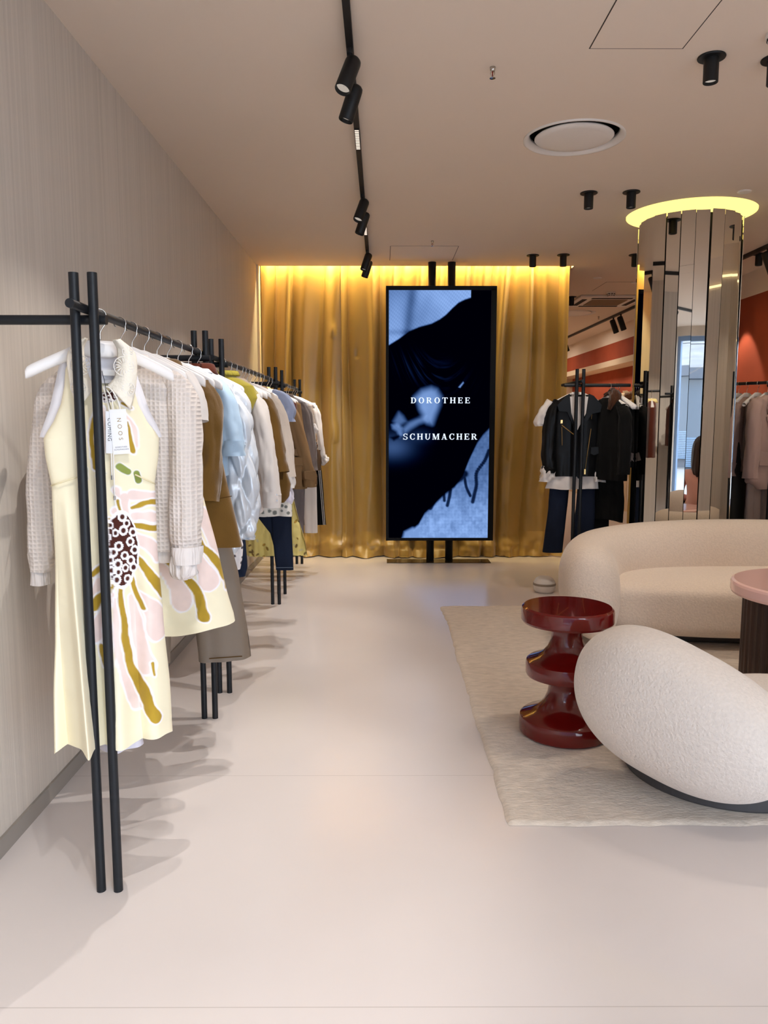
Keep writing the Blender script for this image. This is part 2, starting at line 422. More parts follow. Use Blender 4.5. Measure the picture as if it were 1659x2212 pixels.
# track with spots
def track(x, y0, y1, label):
    t = empty('track_rail', (x, y0, H)); tag(t, label, 'light track')
    MB().box((-0.014, 0, -0.034), (0.014, y1 - y0, 0.0)).build('channel', M_BLACKLAMP, t)
    return t
tr = track(TX, YF + 0.2, 7.46, 'black lighting track running along the ceiling towards the curtain')
M_BAR = emission('light_bar_glow', (255, 232, 214), 0.9)
for k, (y0, y1) in enumerate([(4.17, 4.46), (6.10, 6.42), (1.9, 2.2)]):
    lb = empty('light_bar', (TX, y0, H - 0.034)); tag(lb, ['lit linear lamp in the ceiling track, the nearer one with visible cells', 'lit linear lamp in the ceiling track, the farther one', 'lit linear lamp in the ceiling track above the camera'][k], 'lamp', 'linear lamps in the track')
    MB().box((-0.0135, 0, -0.004), (0.0135, y1 - y0, 0)).build('bar_housing', M_BLACKLAMP, lb)
    c = MB(); n = 12; st = (y1 - y0) / n
    for i in range(n): c.box((-0.0105, i*st + 0.006, -0.0055), (0.0105, (i + 1)*st - 0.006, -0.0042))
    c.build('light_cells', M_BAR, lb)
def spot_proto(r=0.033, L=0.155):
    t = empty('track_spot')
    MB().tube([(0, 0, 0.0), (0, 0, -0.02)], 0.012, 14).tube([(0, 0, -0.015), (0, 0, -0.07)], 0.007, 10).build('stem', M_BLACKLAMP, t)
    return t
def make_spot(loc, d, label, r=0.033, L=0.155, group='spots on the ceiling track'):
    t = spot_proto(); t.location = (loc.x, loc.y, H - 0.034); tag(t, label, 'spotlight', group)
    q = d.to_track_quat('Z', 'Y')
    hs = MB().lathe([(0.001, -0.06), (r*0.7, -0.058), (r*0.93, -0.05), (r, -0.038), (r, L - 0.062), (r*0.94, L - 0.058), (r*0.9, L - 0.062), (r*0.86, L - 0.075)], 36).build('lamp_housing', M_BLACKLAMP, t, smooth=True)
    hs.location = (0, 0, -0.085); hs.rotation_mode = 'QUATERNION'; hs.rotation_quaternion = q
    ln = MB().lathe([(0.001, L - 0.078), (r*0.87, L - 0.075)], 28).build('lens', MATS['lamp_lens_glow'], t)
    ln.location = (0, 0, -0.085); ln.rotation_mode = 'QUATERNION'; ln.rotation_quaternion = q
SPL = ['black track spotlight above the camera', 'black track spotlight above the camera', 'black track spotlight above the camera', 'black track spotlight above the camera',
 'nearest black track spotlight, hanging at the top of the ceiling', 'second nearest black track spotlight, just behind the nearest', 'black track spotlight between the two lit linear lamps, front of its pair', 'black track spotlight between the two lit linear lamps, rear of its pair',
 'front one of the two far track spotlights next to the curtain', 'rear one of the two far track spotlights next to the curtain']
for (loc, d), lab in zip(SPOT_T, SPL): make_spot(loc, d, lab)
t2 = track(3.36, 6.0, 16.6, 'thin black lighting track on the ceiling right of the curtain')
labs2 = ['far track spotlight hidden behind the column', 'left spotlight of the nearer pair on the far track', 'right spotlight of the nearer pair on the far track', 'left spotlight of the farther pair on the far track', 'right spotlight of the farther pair on the far track', 'far track spotlight beside the column']
order = [0, 2, 1, 4, 3, 5]
for y, k in zip(TRACK2, order):
    loc = Vector((3.36, y, H - 0.15)); d = (Vector((3.95, y - 0.25, 1.45 if y == 8.3 else 1.0)) - loc).normalized(); make_spot(loc, d, labs2[k], 0.04, 0.2, 'spots on the far track')

# smoke detectors, sprinklers, sensors
def smoke(x, y, label):
    t = empty('smoke_detector', (x, y, H)); tag(t, label, 'smoke detector', 'white smoke detectors')
    MB().lathe([(0.001, 0), (0.052, 0), (0.054, -0.012), (0.046, -0.016), (0.044, -0.03), (0.03, -0.045), (0.001, -0.05)], 40).build('housing', M_WHITEPLAST, t, smooth=False)
    v = MB()
    for i in range(8):
        a = i*PI/4; R = np.array([[math.cos(a), -math.sin(a), 0], [math.sin(a), math.cos(a), 0], [0, 0, 1]])
        v.box((0.0425, -0.012, -0.028), (0.0465, 0.012, -0.019), R); v.box((0.034, -0.009, -0.043), (0.0385, 0.009, -0.036), R)
    v.build('vents', M_DARKGAP, t)
smoke(1.582, 3.25, 'white smoke detector cut off by the right edge of the photo')
smoke(2.732, 9.40, 'white smoke detector in front of the ceiling air conditioner')
def sprinkler(x, y, label):
    t = empty('sprinkler', (x, y, H)); tag(t, label, 'sprinkler', 'fire sprinklers in the ceiling')
    MB().lathe([(0.001, 0), (0.013, 0), (0.012, -0.012), (0.008, -0.018), (0.001, -0.018)], 20).build('base', M_CHROME, t, smooth=True)
    fr = MB(); fr.tube([(-0.008, 0, -0.014), (-0.009, 0, -0.03), (0, 0, -0.042)], 0.0022, 8).tube([(0.008, 0, -0.014), (0.009, 0, -0.03), (0, 0, -0.042)], 0.0022, 8)
    fr.lathe([(0.001, -0.043), (0.012, -0.044), (0.013, -0.046), (0.001, -0.047)], 20); fr.build('frame', M_CHROME, t)
    MB().tube([(0, 0, -0.018), (0, 0, -0.04)], 0.0025, 8).build('bulb', mat('sprinkler_red', (120, 20, 25), 0.2) if 'sprinkler_red' not in MATS else MATS['sprinkler_red'], t)
sprinkler(0.483, 3.552, 'small chrome sprinkler alone on the ceiling, right of the track')
sprinkler(0.431, 6.787, 'small chrome sprinkler above the screen posts')
sprinkler(3.172, 11.50, 'tiny sprinkler near the far lighting track')
for x, y, r, lab in [(2.43, 5.362, 0.045, 'flat white disc on the ceiling above the mirrored column'), (2.315, 8.482, 0.05, 'flat white disc on the ceiling right of the curtain top'), (2.79, 8.75, 0.03, 'small flat white disc beside the far ceiling hatch')]:
    tag(MB().lathe([(0.001, 0), (r, 0), (r, -0.005), (r - 0.006, -0.009), (0.001, -0.010)], 32, at=(x, y, H)).build('ceiling_sensor', M_WHITEPLAST), lab, 'sensor', 'flat ceiling sensors')
# cassette air conditioner
ac = empty('cassette_air_conditioner', (2.83, 10.0, H)); tag(ac, 'white square cassette air conditioner in the far ceiling', 'air conditioner')
b = MB(); b.box((-0.41, -0.41, -0.03), (0.41, 0.41, 0.0)); b.build('panel', M_WHITEPLAST, ac, bevel=0.012)
b = MB()
for a in range(4):
    R = np.array([[math.cos(a*PI/2), -math.sin(a*PI/2), 0], [math.sin(a*PI/2), math.cos(a*PI/2), 0], [0, 0, 1]]); b.box((-0.25, 0.29, -0.034), (0.25, 0.35, -0.02), R)
b.build('outlet_slots', M_DARKGAP, ac)
b = MB()
for i in range(26): b.box((-0.22, -0.22 + i*0.017, -0.038), (0.22, -0.212 + i*0.017, -0.028))
b.build('intake_grille', mat('grille_brown', (150, 124, 96), 0.6), ac)

# ================================================================== MIRRORED COLUMN
colm = empty('mirrored_column', (CXC, CYC, 0)); tag(colm, 'round column clad in tall narrow mirror strips with a glowing ring on top', 'column')
RC = 0.372; NP = 24; TOPZ = 2.875
MB().lathe([(RC - 0.035, 0), (RC - 0.035, TOPZ - 0.01)], 48).build('core', M_DARKGAP, colm)
rnd = random.Random(11)
TOPZ = 2.875
for k in range(NP):
    a = 2*PI*(k + 0.5)/NP
    w = 2*RC*math.tan(PI/NP)/2 - 0.0024
    p = MB().box((-0.004, -w, 0.02), (0.0, w, TOPZ)).build('mirror_strip', M_MIRROR, colm)
    yaw = math.radians(rnd.uniform(-2.2, 2.2)); pit = math.radians(rnd.uniform(-0.35, 0.35))
    p.location = (RC*math.cos(a), RC*math.sin(a), 0); p.rotation_euler = (0, pit, a + yaw)
M_RING = emission('ring_light_glow', (255, 226, 120), 1.5)
MB().lathe([(0.459, H - 0.002), (0.459, H + 0.15), (RC - 0.012, H + 0.15), (RC - 0.012, TOPZ + 0.002)], 72).build('light_ring', M_RING, colm, smooth=False)
# ================================================================== CURTAIN
def curtain(name, x0, x1, seed, label, ycen=7.985):
    nx, nz = int((x1 - x0)/0.006), 240
    X = np.linspace(x0, x1, nx); Z = np.concatenate([np.linspace(0, 0.42, 90), np.linspace(0.42, H + 0.12, nz - 90)[1:]]); nz = len(Z)
    xx, zz = np.meshgrid(X, Z); r = np.random.default_rng(seed)
    hn = zz / H
    # irregular pleats: a warped phase that wanders a little with height
    ph = 2*PI*(xx/0.235 + 0.55*vnoise(xx*2.3, zz*0.25, seed) + 0.25*vnoise(xx*6.1, zz*0.5, seed + 3))
    y = -0.115*np.abs(np.cos(ph/2))**0.7 + 0.065 + 0.010*np.sin(2*ph + 1.0 + seed) + 0.010*vnoise(xx*9, zz*0.2, seed + 5)
    y *= 0.75 + 0.35*vnoise(xx*1.7, zz*0.8, seed + 9)
    # creases and pinches lower down
    low = np.clip((1.5 - zz)/1.5, 0, 1)
    y += low*0.014*fbm(xx*6 + zz*1.2, zz*2.2, seed + 12)
    # hem breaks on the floor
    hem = np.clip((0.26 - zz)/0.26, 0, 1)
    y += -hem**1.5*0.09 + hem*0.075*vnoise(xx*6.5, zz*8, seed + 20) + hem*0.025*vnoise(xx*19, zz*17, seed + 22)
    y += -0.035*np.exp(-((zz - 0.14)/0.06)**2)*(0.5 + vnoise(xx*5, zz*3, seed + 30))
    for _ in range(int(10*(x1 - x0))):                    # little tucks in the cloth
        px, pz = r.uniform(x0, x1), r.uniform(0.3, 2.8); s = r.uniform(0.015, 0.04)
        dx = (xx - px)/s; dz = (zz - pz)/(s*r.uniform(1.5, 5))
        y += r.uniform(-0.02, 0.012)*np.exp(-dx*dx - dz*dz)*(dz > -0.9)
    z2 = np.where(zz < 0.26, 0.004 + zz*(0.80 + 0.2*(zz/0.26)) + hem*0.02*(1 + vnoise(xx*8, zz*2, seed + 40))*np.minimum(zz/0.05, 1), zz)
    z2[0] = 0.003 + 0.006*(1 + vnoise(X*12, X*0, seed + 50))
    v = np.stack([xx + 0.012*np.cos(ph)*(0.3 + hn*0), ycen + y, z2], -1).reshape(-1, 3)
    o = mesh(name, v, grid_faces(nz, nx), M_CURTAIN, smooth=True)
    tag(o, label, 'curtain', 'gold satin curtains')
    return o
curtain('curtain', -1.218, -0.925, 3, 'narrow gold satin curtain panel at the left corner by the wall')
curtain('curtain', -0.935, -0.40, 5, 'gold satin curtain panel behind the end of the left racks')
curtain('curtain', -0.415, 1.885, 8, 'wide gold satin curtain panel hanging behind the tall screen')

# ================================================================== SCREEN
SC_W, SC_H = 1.066, 2.47
scr = empty('display_screen', (0.572, 7.60, 0)); tag(scr, 'tall black portrait screen on two posts showing a dark blue face picture', 'screen')
SZ0 = 0.224
b = MB(); t = 0.028
b.box((-SC_W/2, -0.03, SZ0), (SC_W/2, 0.045, SZ0 + t)); b.box((-SC_W/2, -0.03, SZ0 + SC_H - t - 0.012), (SC_W/2, 0.045, SZ0 + SC_H))
b.box((-SC_W/2, -0.03, SZ0 + t), (-SC_W/2 + t, 0.045, SZ0 + SC_H - t)); b.box((SC_W/2 - t*1.9, -0.03, SZ0 + t), (SC_W/2, 0.045, SZ0 + SC_H - t)); b.box((-SC_W/2 + t, 0.0, SZ0 + t), (SC_W/2 - t, 0.045, SZ0 + SC_H - t))
b.build('housing', mat('screen_black', (5, 5, 6), 0.5, spec=0.2), scr)
for px in (-0.085, 0.105): MB().tube([(px, 0.075, 0.002), (px, 0.075, H - 0.001)], 0.0385, 28).build('post', M_BLACK, scr, smooth=True)
MB().box((-SC_W/2 + 0.01, -0.055, 0.0), (SC_W/2 - 0.02, 0.155, 0.006)).build('floor_shadow_plate', mat('shadow_bronze', (92, 78, 60), 0.25, metal=0.6), scr)  # dark plate added in place of the screen's shadow and reflection on the floor
# the picture on the panel, painted by a function of (u, v); u right, v down
pu, pv = SC_W - 2.9*t, SC_H - 2*t - 0.012
nu, nv = 250, 590
U, V = np.meshgrid(np.linspace(0, 1, nu), np.linspace(0, 1, nv))
def ss(a, b_, x): q = np.clip((x - a)/(b_ - a), 0, 1); return q*q*(3 - 2*q)
def edge(pts, x): xs, ys = zip(*pts); return np.interp(x, xs, ys)
def blob(cx, cy, rx, ry, ang=0, p=1.0):
    dx, dy = (U - cx), (V - cy)*pv/pu; c, s = math.cos(ang), math.sin(ang)
    return np.exp(-(((dx*c + dy*s)/rx)**2 + ((-dx*s + dy*c)/ry)**2)**p)
L_ = np.zeros_like(U)
hat = edge([(0, .215), (.1, .19), (.2, .16), (.3, .143), (.42, .13), (.5, .113), (.56, .095), (.62, .07), (.68, .048), (.74, .036), (.8, .028), (.805, -.02), (1, -.02)], U)
up = ss(0.004, -0.004, V - hat)
weave = 0.90 + 0.10*np.sin(U*200)*np.sin(V*390 + U*60)
fold = 1 - 0.55*np.exp(-((U - 0.20 + (V - 0.1)*0.3)/0.05)**2) - 0.25*np.exp(-((V - 0.165)/0.012)**2)*(U < 0.3)
L_ += up*(0.36 + 0.10*fbm(U*3, V*6, 2) + 0.14*U)*weave*fold
# forehead, cheek and nose catch the light, the rest stays dark
def polymask(pts, soft):
    xs = np.array([p[0] for p in pts]); ys = np.array([p[1] for p in pts])*pv/pu; Y = V*pv/pu
    inside = np.zeros(U.shape, bool); d = np.full(U.shape, 9.0); n = len(pts)
    for i in range(n):
        x1, y1, x2, y2 = xs[i], ys[i], xs[(i + 1) % n], ys[(i + 1) % n]
        cond = ((y1 > Y) != (y2 > Y)) & (U < (x2 - x1)*(Y - y1)/(y2 - y1 + 1e-12) + x1); inside ^= cond
        ex, ey = x2 - x1, y2 - y1; q = np.clip(((U - x1)*ex + (Y - y1)*ey)/(ex*ex + ey*ey + 1e-12), 0, 1)
        d = np.minimum(d, np.hypot(U - x1 - q*ex, Y - y1 - q*ey))
    sd = np.where(inside, -d, d); return ss(soft, -soft, sd)
face = polymask([(.26, .425), (.33, .398), (.42, .387), (.47, .395), (.51, .42), (.50, .455), (.46, .495), (.43, .53), (.385, .525), (.35, .50), (.31, .47), (.29, .44)], 0.045)
L_ += face*(0.36 - 0.9*np.clip(U - 0.47, 0, 1) + 0.05*fbm(U*6, V*9, 4))
L_ += 0.20*polymask([(.14, .55), (.20, .525), (.30, .505), (.37, .50), (.38, .52), (.30, .53), (.22, .55), (.16, .57)], 0.03)
L_ += 0.22*polymask([(.03, .535), (.08, .53), (.13, .545), (.14, .575), (.11, .585), (.08, .56), (.04, .55)], 0.022)
L_ += 0.17*polymask([(.05, .52), (.10, .485), (.14, .50), (.17, .52), (.10, .54)], 0.03)
L_ += 0.10*blob(0.04, .625, .16, .10) + 0.025*blob(.3, .58, .10, .06)
L_ *= 1 - 0.95*polymask([(.01, .585), (.10, .575), (.12, .583), (.05, .60)], 0.015)
L_ *= 1 - 0.9*polymask([(.17, .49), (.25, .45), (.28, .49), (.30, .505), (.2, .515)], 0.03)*(V > .44)
L_ += 0.022*np.clip(fbm(V*70 - U*26 + 9*(U-.4)**2*10, U*5, 9), 0, 1)*blob(.38, .32, .25, .10, .3)
L_ += 0.35*polymask([(.69, .383), (.735, .362), (.74, .366), (.705, .385)], 0.008)
# the woven scarf in the lower right corner, with its dark fringe
sc = edge([(0, 1.2), (.13, 1.0), (.30, .945), (.36, .90), (.45, .865), (.56, .82), (.66, .79), (.74, .745), (.80, .68), (.88, .61), (.94, .575), (1, .55)], U)
m_ = ss(-0.006, 0.010, V - sc)
tex = 0.82 + 0.05*np.sin((U*pu + V*pv)*95)*np.sin((U*pu - V*pv)*95) + 0.12*fbm(U*9, V*20, 6) + 0.14*fbm(U*28, V*64, 9)
scarf = m_*(0.20 + 0.26*ss(.70, .95, V))*tex
def strand(pts, w):
    pts = smooth_path(pts, 30); d = np.full(U.shape, 9.0)
    for x, yv in pts: d = np.minimum(d, np.hypot(U - x, (V - yv)*pv/pu))
    return ss(w*1.5, w*0.6, d)
dk = np.zeros_like(U)
for pts, w in [([(1.0, .64), (.96, .68), (.88, .73), (.88, .78), (.86, .82), (.845, .85)], .018), ([(.76, .75), (.78, .79), (.82, .825)], .014), ([(.62, .80), (.61, .83), (.59, .865)], .016), ([(.55, .80), (.56, .845)], .014), ([(.46, .84), (.42, .875)], .022), ([(.55, .78), (.70, .755), (.76, .735)], .035)]: dk = np.maximum(dk, strand(pts, w))
hem_ = polymask([(.13, 1.02), (.16, .975), (.24, .958), (.5, .963), (.75, .975), (1.02, .985), (1.02, 1.02)], 0.02)
scarf = np.maximum(scarf, hem_*0.36)*(1 - 0.93*dk); L_ = np.maximum(L_, scarf)
L_ = np.clip(L_, 0, 1)
rgb = np.stack([0.55*L_**1.25, 0.80*L_**1.08, 1.35*L_**0.90], -1)
rgb += np.stack([0*L_, 0*L_, 0.0015 + 0*L_], -1)
scrm = emission('screen_picture', (255, 255, 255), 0.95, attr='picture')
v = np.stack([-SC_W/2 + t + U*pu, 0*U - 0.026, SZ0 + SC_H - t - 0.012 - V*pv], -1).reshape(-1, 3)
pn = mesh('screen_panel', v, grid_faces(nv, nu), scrm, scr); set_color(pn, rgb.reshape(-1, 3), 'picture')

# --- slab-serif lettering built from strokes (unit cap height)
def glyph(ch):
    """list of polygons in a box of height 1; returns (polys, width)"""
    P = []; T, t_, s = 0.23, 0.085, 0.075
    def rect(x0, z0, x1, z1): P.append([(x0, z0), (x1, z0), (x1, z1), (x0, z1)])
    def stem(x, w=T, serif=True, top=True, bot=True):
        rect(x, 0, x + w, 1)
        if serif:
            if bot: rect(x - s, 0, x + w + s, t_)
            if top: rect(x - s, 1 - t_, x + w + s, 1)
    def arc(cx, cz, rx, rz, a0, a1, wx, wz, n=20):
        for i in range(n):
            u0, u1 = a0 + (a1 - a0)*i/n, a0 + (a1 - a0)*(i + 1)/n
            o = lambda a: (cx + rx*math.cos(a), cz + rz*math.sin(a)); q = lambda a: (cx + (rx - wx)*math.cos(a), cz + (rz - wz)*math.sin(a))
            P.append([o(u0), o(u1), q(u1), q(u0)])
    def bar(a, b_, w):
        (x0, z0), (x1, z1) = a, b_; P.append([(x0 - w/2, z0), (x0 + w/2, z0), (x1 + w/2, z1), (x1 - w/2, z1)])
    if ch == 'D': stem(s); rect(s, 0, .45, t_); rect(s, 1 - t_, .45, 1); arc(.42, .5, .50, .5, -PI/2, PI/2, T, t_); w = .95
    elif ch == 'O': arc(.48, .5, .48, .52, 0, 2*PI, T, .08, 40); w = .96
    elif ch == 'C': arc(.48, .5, .48, .52, .75, 2*PI - .75, T, .085, 34); rect(.74, .66, .83, 1.0); rect(.76, .16, .84, .3); w = .88
    elif ch == 'R': stem(s); rect(s, 1 - t_, .45, 1); rect(s, .46, .45, .46 + t_); arc(.45, .73, .36, .27, -PI/2, PI/2, .2, t_); bar((.80, 0), (.50, .5), .25); rect(.66, 0, .98, t_); w = .98
    elif ch == 'T': stem(.36, top=False); rect(.0, 1 - t_*1.1, .95, 1); rect(0, .72, .09, 1); rect(.86, .72, .95, 1); w = .95
    elif ch == 'H': stem(s); stem(.68); rect(s, .46, .8, .46 + t_); w = .68 + T + s
    elif ch == 'E': stem(s); rect(s, 0, .82, t_); rect(s, 1 - t_, .80, 1); rect(s, .46, .6, .46 + t_); rect(.74, 0, .82, .28); rect(.72, .74, .80, 1); rect(.54, .36, .62, .66); w = .84
    elif ch == 'S':
        arc(.40, .745, .36, .265, .45, 1.5*PI, .17, .085, 26); arc(.40, .262, .38, .275, -PI*.86, PI/2, .18, .09, 26); rect(.66, .70, .73, 1.0); rect(.02, .0, .09, .32); w = .8
    elif ch == 'U':
        rect(s, .34, s + T, 1); rect(0, 1 - t_, s*2 + T, 1); rect(.72, .34, .72 + .11, 1); rect(.66, 1 - t_, .90, 1); arc(.45, .36, .38, .38, PI, 2*PI, .18, .1); w = .92
    elif ch == 'M':
        rect(s, 0, s + .09, 1); rect(0, 0, .24, t_); rect(.0, 1 - t_, .3, 1); rect(.88, 0, .88 + T, 1); rect(.80, 0, .88 + T + s, t_); rect(.85, 1 - t_, .88 + T + s, 1); bar((.52, 0), (.2, 1), .24); bar((.52, 0), (.90, 1), .10); w = .88 + T + s
    elif ch == 'A':
        bar((.74, 0), (.44, 1), .25); bar((.14, 0), (.42, 1), .10); rect(.25, .27, .7, .27 + t_); rect(0, 0, .3, t_); rect(.56, 0, .96, t_); w = .96
    elif ch == 'N': rect(s, 0, s + .1, 1); rect(0, 0, .26, t_); rect(0, 1 - t_, .24, 1); rect(.7, 0, .8, 1); rect(.62, 1 - t_, .88, 1); bar((.72, 0), (.2, 1), .24); w = .88
    else: w = .5
    return P, w
def letters(text, height, gap, xc, z, y, name, m, parent):
    gl = [glyph(c) for c in text]; W = sum(g[1] for g in gl) + gap*(len(gl) - 1); x = xc - W*height/2; k = 0
    for P, w in gl:
        b = MB()
        for p in P:
            k += 1; yy = y - 0.00002*k
            b.add([(x + px*height, yy, z + pz*height) for px, pz in p], [tuple(range(len(p)))])
        x += (w + gap)*height
        b.build(name, m, parent)
M_LET = emission('screen_lettering', (226, 238, 255), 0.9)
letters('DOROTHEE', 0.056, 0.40, -0.002, 1.579, -0.030, 'letter', M_LET, scr)
letters('SCHUMACHER', 0.058, 0.345, -0.002, 1.226, -0.030, 'letter', M_LET, scr)

# ================================================================== SEATING GROUP
def rug():
    nx, ny = 260, 240; x = np.linspace(0, 1, nx); y = np.linspace(0, 1, ny); xx, yy = np.meshgrid(x, y)
    X = 0.447 + xx*3.2; Y = 2.53 + yy*3.19
    ed = np.exp(-xx*30); X = X + ed*0.010*vnoise(yy*7, yy*0, 4) + ed*0.005*vnoise(yy*60, yy*0, 5); Y = Y + np.exp(-yy*40)*0.006*vnoise(xx*40, xx*0, 6) + np.exp(-(1 - yy)*40)*0.010*vnoise(xx*30, xx*0, 7)
    Z = 0.011 + 0.0016*vnoise(X*60, Y*95, 1) + 0.0012*vnoise(X*140, Y*60, 2)
    b_ = (xx == 0) | (xx == 1) | (yy == 0) | (yy == 1); Z = np.where(b_, 0.001, Z)
    v = np.stack([X, Y, Z], -1).reshape(-1, 3)
    return mesh('rug', v, grid_faces(ny, nx), M_RUG, smooth=True)
tag(rug(), 'large beige woven wool rug under the cream seating', 'rug')

def superellipsoid(name, c, abc, e1, e2, m, parent=None, fn=None, n=64, nv=96):
    u = np.linspace(-PI/2, PI/2, n); v = np.linspace(-PI, PI, nv, endpoint=False); vv, uu = np.meshgrid(v, u)
    a, b_, c_ = abc
    P = np.stack([a*spow(np.cos(uu), e1)*spow(np.cos(vv), e2), b_*spow(np.cos(uu), e1)*spow(np.sin(vv), e2), c_*spow(np.sin(uu), e1)], -1).reshape(-1, 3)
    if fn: P = fn(P)
    P = P + np.asarray(c)
    return mesh(name, P, grid_faces(n, nv, True), m, parent, smooth=True)

# sofa: a fat bent roll for the back, a rounded seat inside it
RZ = 0.012
sofa = empty('curved_sofa', (2.50, 4.95, RZ)); tag(sofa, 'large curved cream boucle sofa with a fat rounded back', 'sofa')
half = [(-1.165, -0.42), (-1.185, -0.20), (-1.13, 0.02), (-0.98, 0.20), (-0.70, 0.32), (-0.36, 0.365), (0.0, 0.375)]
path = smooth_path(half + [(-x*0.92, y) for x, y in half[-2::-1]], 140)
nr = 44; vs = []
sl = np.concatenate([[0], np.cumsum(np.hypot(*np.diff(path, axis=0).T))]); sl /= sl[-1]
for i, (p, q) in enumerate(zip(path, sl)):
    tg = path[min(i + 1, len(path) - 1)] - path[max(i - 1, 0)]; tg /= np.hypot(*tg); nrm = np.array([-tg[1], tg[0]])
    mid = math.sin(PI*q)**0.7; e = min(q, 1 - q)/0.055; cap = math.sqrt(max(0.0, 1 - (1 - min(e, 1))**2))
    hw = (0.155 + 0.075*mid)*(0.02 + 0.98*cap); ht = (0.53 + 0.125*mid)*(0.45 + 0.55*cap)
    zc = 0.05 + 0.66*0.0
    for k in range(nr):
        a = 2*PI*k/nr; off = spow(np.cos(a), 0.82)*hw; zz = 0.5*(1 + spow(np.sin(a), 0.85))
        lean = 0.05*mid*(zz - 0.4)
        vs.append((p[0] + nrm[0]*(off + lean), p[1] + nrm[1]*(off + lean), 0.05 + zz*ht*(1 if cap > 0 else 0.5)))
mesh('backrest', vs, grid_faces(len(path), nr, True), M_BOUCLE, sofa, smooth=True)
def seat_fn(P):
    P = P.copy(); P[:, 1] += 0.0; return P
superellipsoid('seat', (-0.03, 0.04, 0.235), (1.15, 0.50, 0.185), 0.42, 0.75, M_BOUCLE, sofa)
superellipsoid('plinth', (0.0, 0.12, 0.03), (1.02, 0.38, 0.03), 0.25, 0.8, M_PLINTH, sofa, n=16)

# armchair seen from behind: leaning pebble back, round seat, dark plinth
arm = empty('lounge_chair', (0, 0, RZ)); tag(arm, 'rounded pale boucle lounge chair seen from behind, in the foreground', 'chair')
px_, py_, pa, pb, pc, pyaw, ptilt, proll, pe1, pe2, pbend, ptap, ptapb = [1.063, 2.668, .416, .195, .26, -.85, .163, .244, .913, .763, .031, -.118, -.032]
def peb(P):
    P = P.copy(); X = P[:, 0].copy(); P[:, 2] *= 1 + ptap*X/pa; P[:, 1] *= 1 + ptapb*P[:, 2]/pc; P[:, 1] += pbend*(X/pa)**2
    R = np.array(Matrix.Rotation(pyaw, 3, 'Z') @ Matrix.Rotation(ptilt, 3, 'X') @ Matrix.Rotation(proll, 3, 'Y')); W = P @ R.T
    W += [px_, py_, 0]; W[:, 2] -= W[:, 2].min() - 0.075
    return W
superellipsoid('backrest', (0, 0, 0), (pa, pb, pc), pe1, pe2, M_BOUCLE2, arm, peb, 72, 110)
superellipsoid('seat', (1.545, 2.80, 0.225), (0.34, 0.34, 0.145), 0.45, 0.95, M_BOUCLE2, arm)
MB().lathe([(0.001, 0.0), (0.375, 0.0), (0.378, 0.006), (0.378, 0.085), (0.36, 0.095), (0.001, 0.095)], 72, at=(1.37, 2.97, 0)).build('plinth', M_PLINTH, arm, smooth=False)

# oxblood side table turned like a chess piece
st = empty('side_table', (0.822, 3.33, RZ)); tag(st, 'glossy oxblood red turned side table with three discs', 'side table')
prof = [(0.001, 0.0), (0.192, 0.0), (0.200, 0.008), (0.202, 0.03), (0.202, 0.062), (0.198, 0.076), (0.188, 0.084), (0.150, 0.098), (0.118, 0.118), (0.092, 0.148), (0.078, 0.185), (0.074, 0.215), (0.080, 0.240), (0.098, 0.256),
        (0.130, 0.262), (0.165, 0.262), (0.174, 0.266), (0.178, 0.276), (0.178, 0.318), (0.174, 0.330), (0.163, 0.338), (0.130, 0.350), (0.102, 0.368), (0.082, 0.395), (0.070, 0.430), (0.067, 0.460), (0.073, 0.484), (0.092, 0.499),
        (0.130, 0.505), (0.186, 0.505), (0.196, 0.508), (0.202, 0.518), (0.202, 0.560), (0.199, 0.572), (0.190, 0.579), (0.001, 0.580)]
MB().lathe(prof, 96).build('table_body', M_RED, st, smooth=True)
for o in st.children:
    md = o.modifiers.new('edge', 'EDGE_SPLIT'); md.split_angle = math.radians(26)
# pink table
pt = empty('coffee_table', (2.185, 3.74, RZ - 0.012)); tag(pt, 'round pink lacquered coffee table on a dark wood base, at right edge', 'table')
MB().lathe([(0.001, 0.535), (0.40, 0.535), (0.413, 0.540), (0.418, 0.552), (0.418, 0.588), (0.413, 0.599), (0.40, 0.604), (0.001, 0.604)], 96).build('tabletop', M_PINK, pt, smooth=False)
b = MB()
n = 48
pr = []
for i in range(n*4):
    a = 2*PI*i/(n*4); r = 0.352 + (0.004 if (i % 4) in (1, 2) else -0.004); pr.append((r*math.cos(a), r*math.sin(a)))
k = len(pr); b.add([(x, y, 0) for x, y in pr] + [(x, y, 0.5345) for x, y in pr], [(i, (i + 1) % k, (i + 1) % k + k, i + k) for i in range(k)] + [tuple(range(k, 2*k))])
b.build('base', M_WOOD, pt)
# small pale object on the floor behind the sofa
sm = empty('floor_vase', (1.345, 6.25, 0)); tag(sm, 'small pale rounded pot on the floor behind the left end of the sofa', 'pot')
MB().lathe([(0.001, 0), (0.07, 0), (0.085, 0.02), (0.092, 0.05), (0.088, 0.085), (0.07, 0.115), (0.045, 0.13), (0.001, 0.135)], 40).build('pot_body', M_WHITEPLAST, sm, smooth=True)
MB().lathe([(0.090, 0.058), (0.0935, 0.062), (0.0935, 0.074), (0.089, 0.078)], 40).build('band', mat('taupe_band', (150, 136, 122), 0.6), sm)
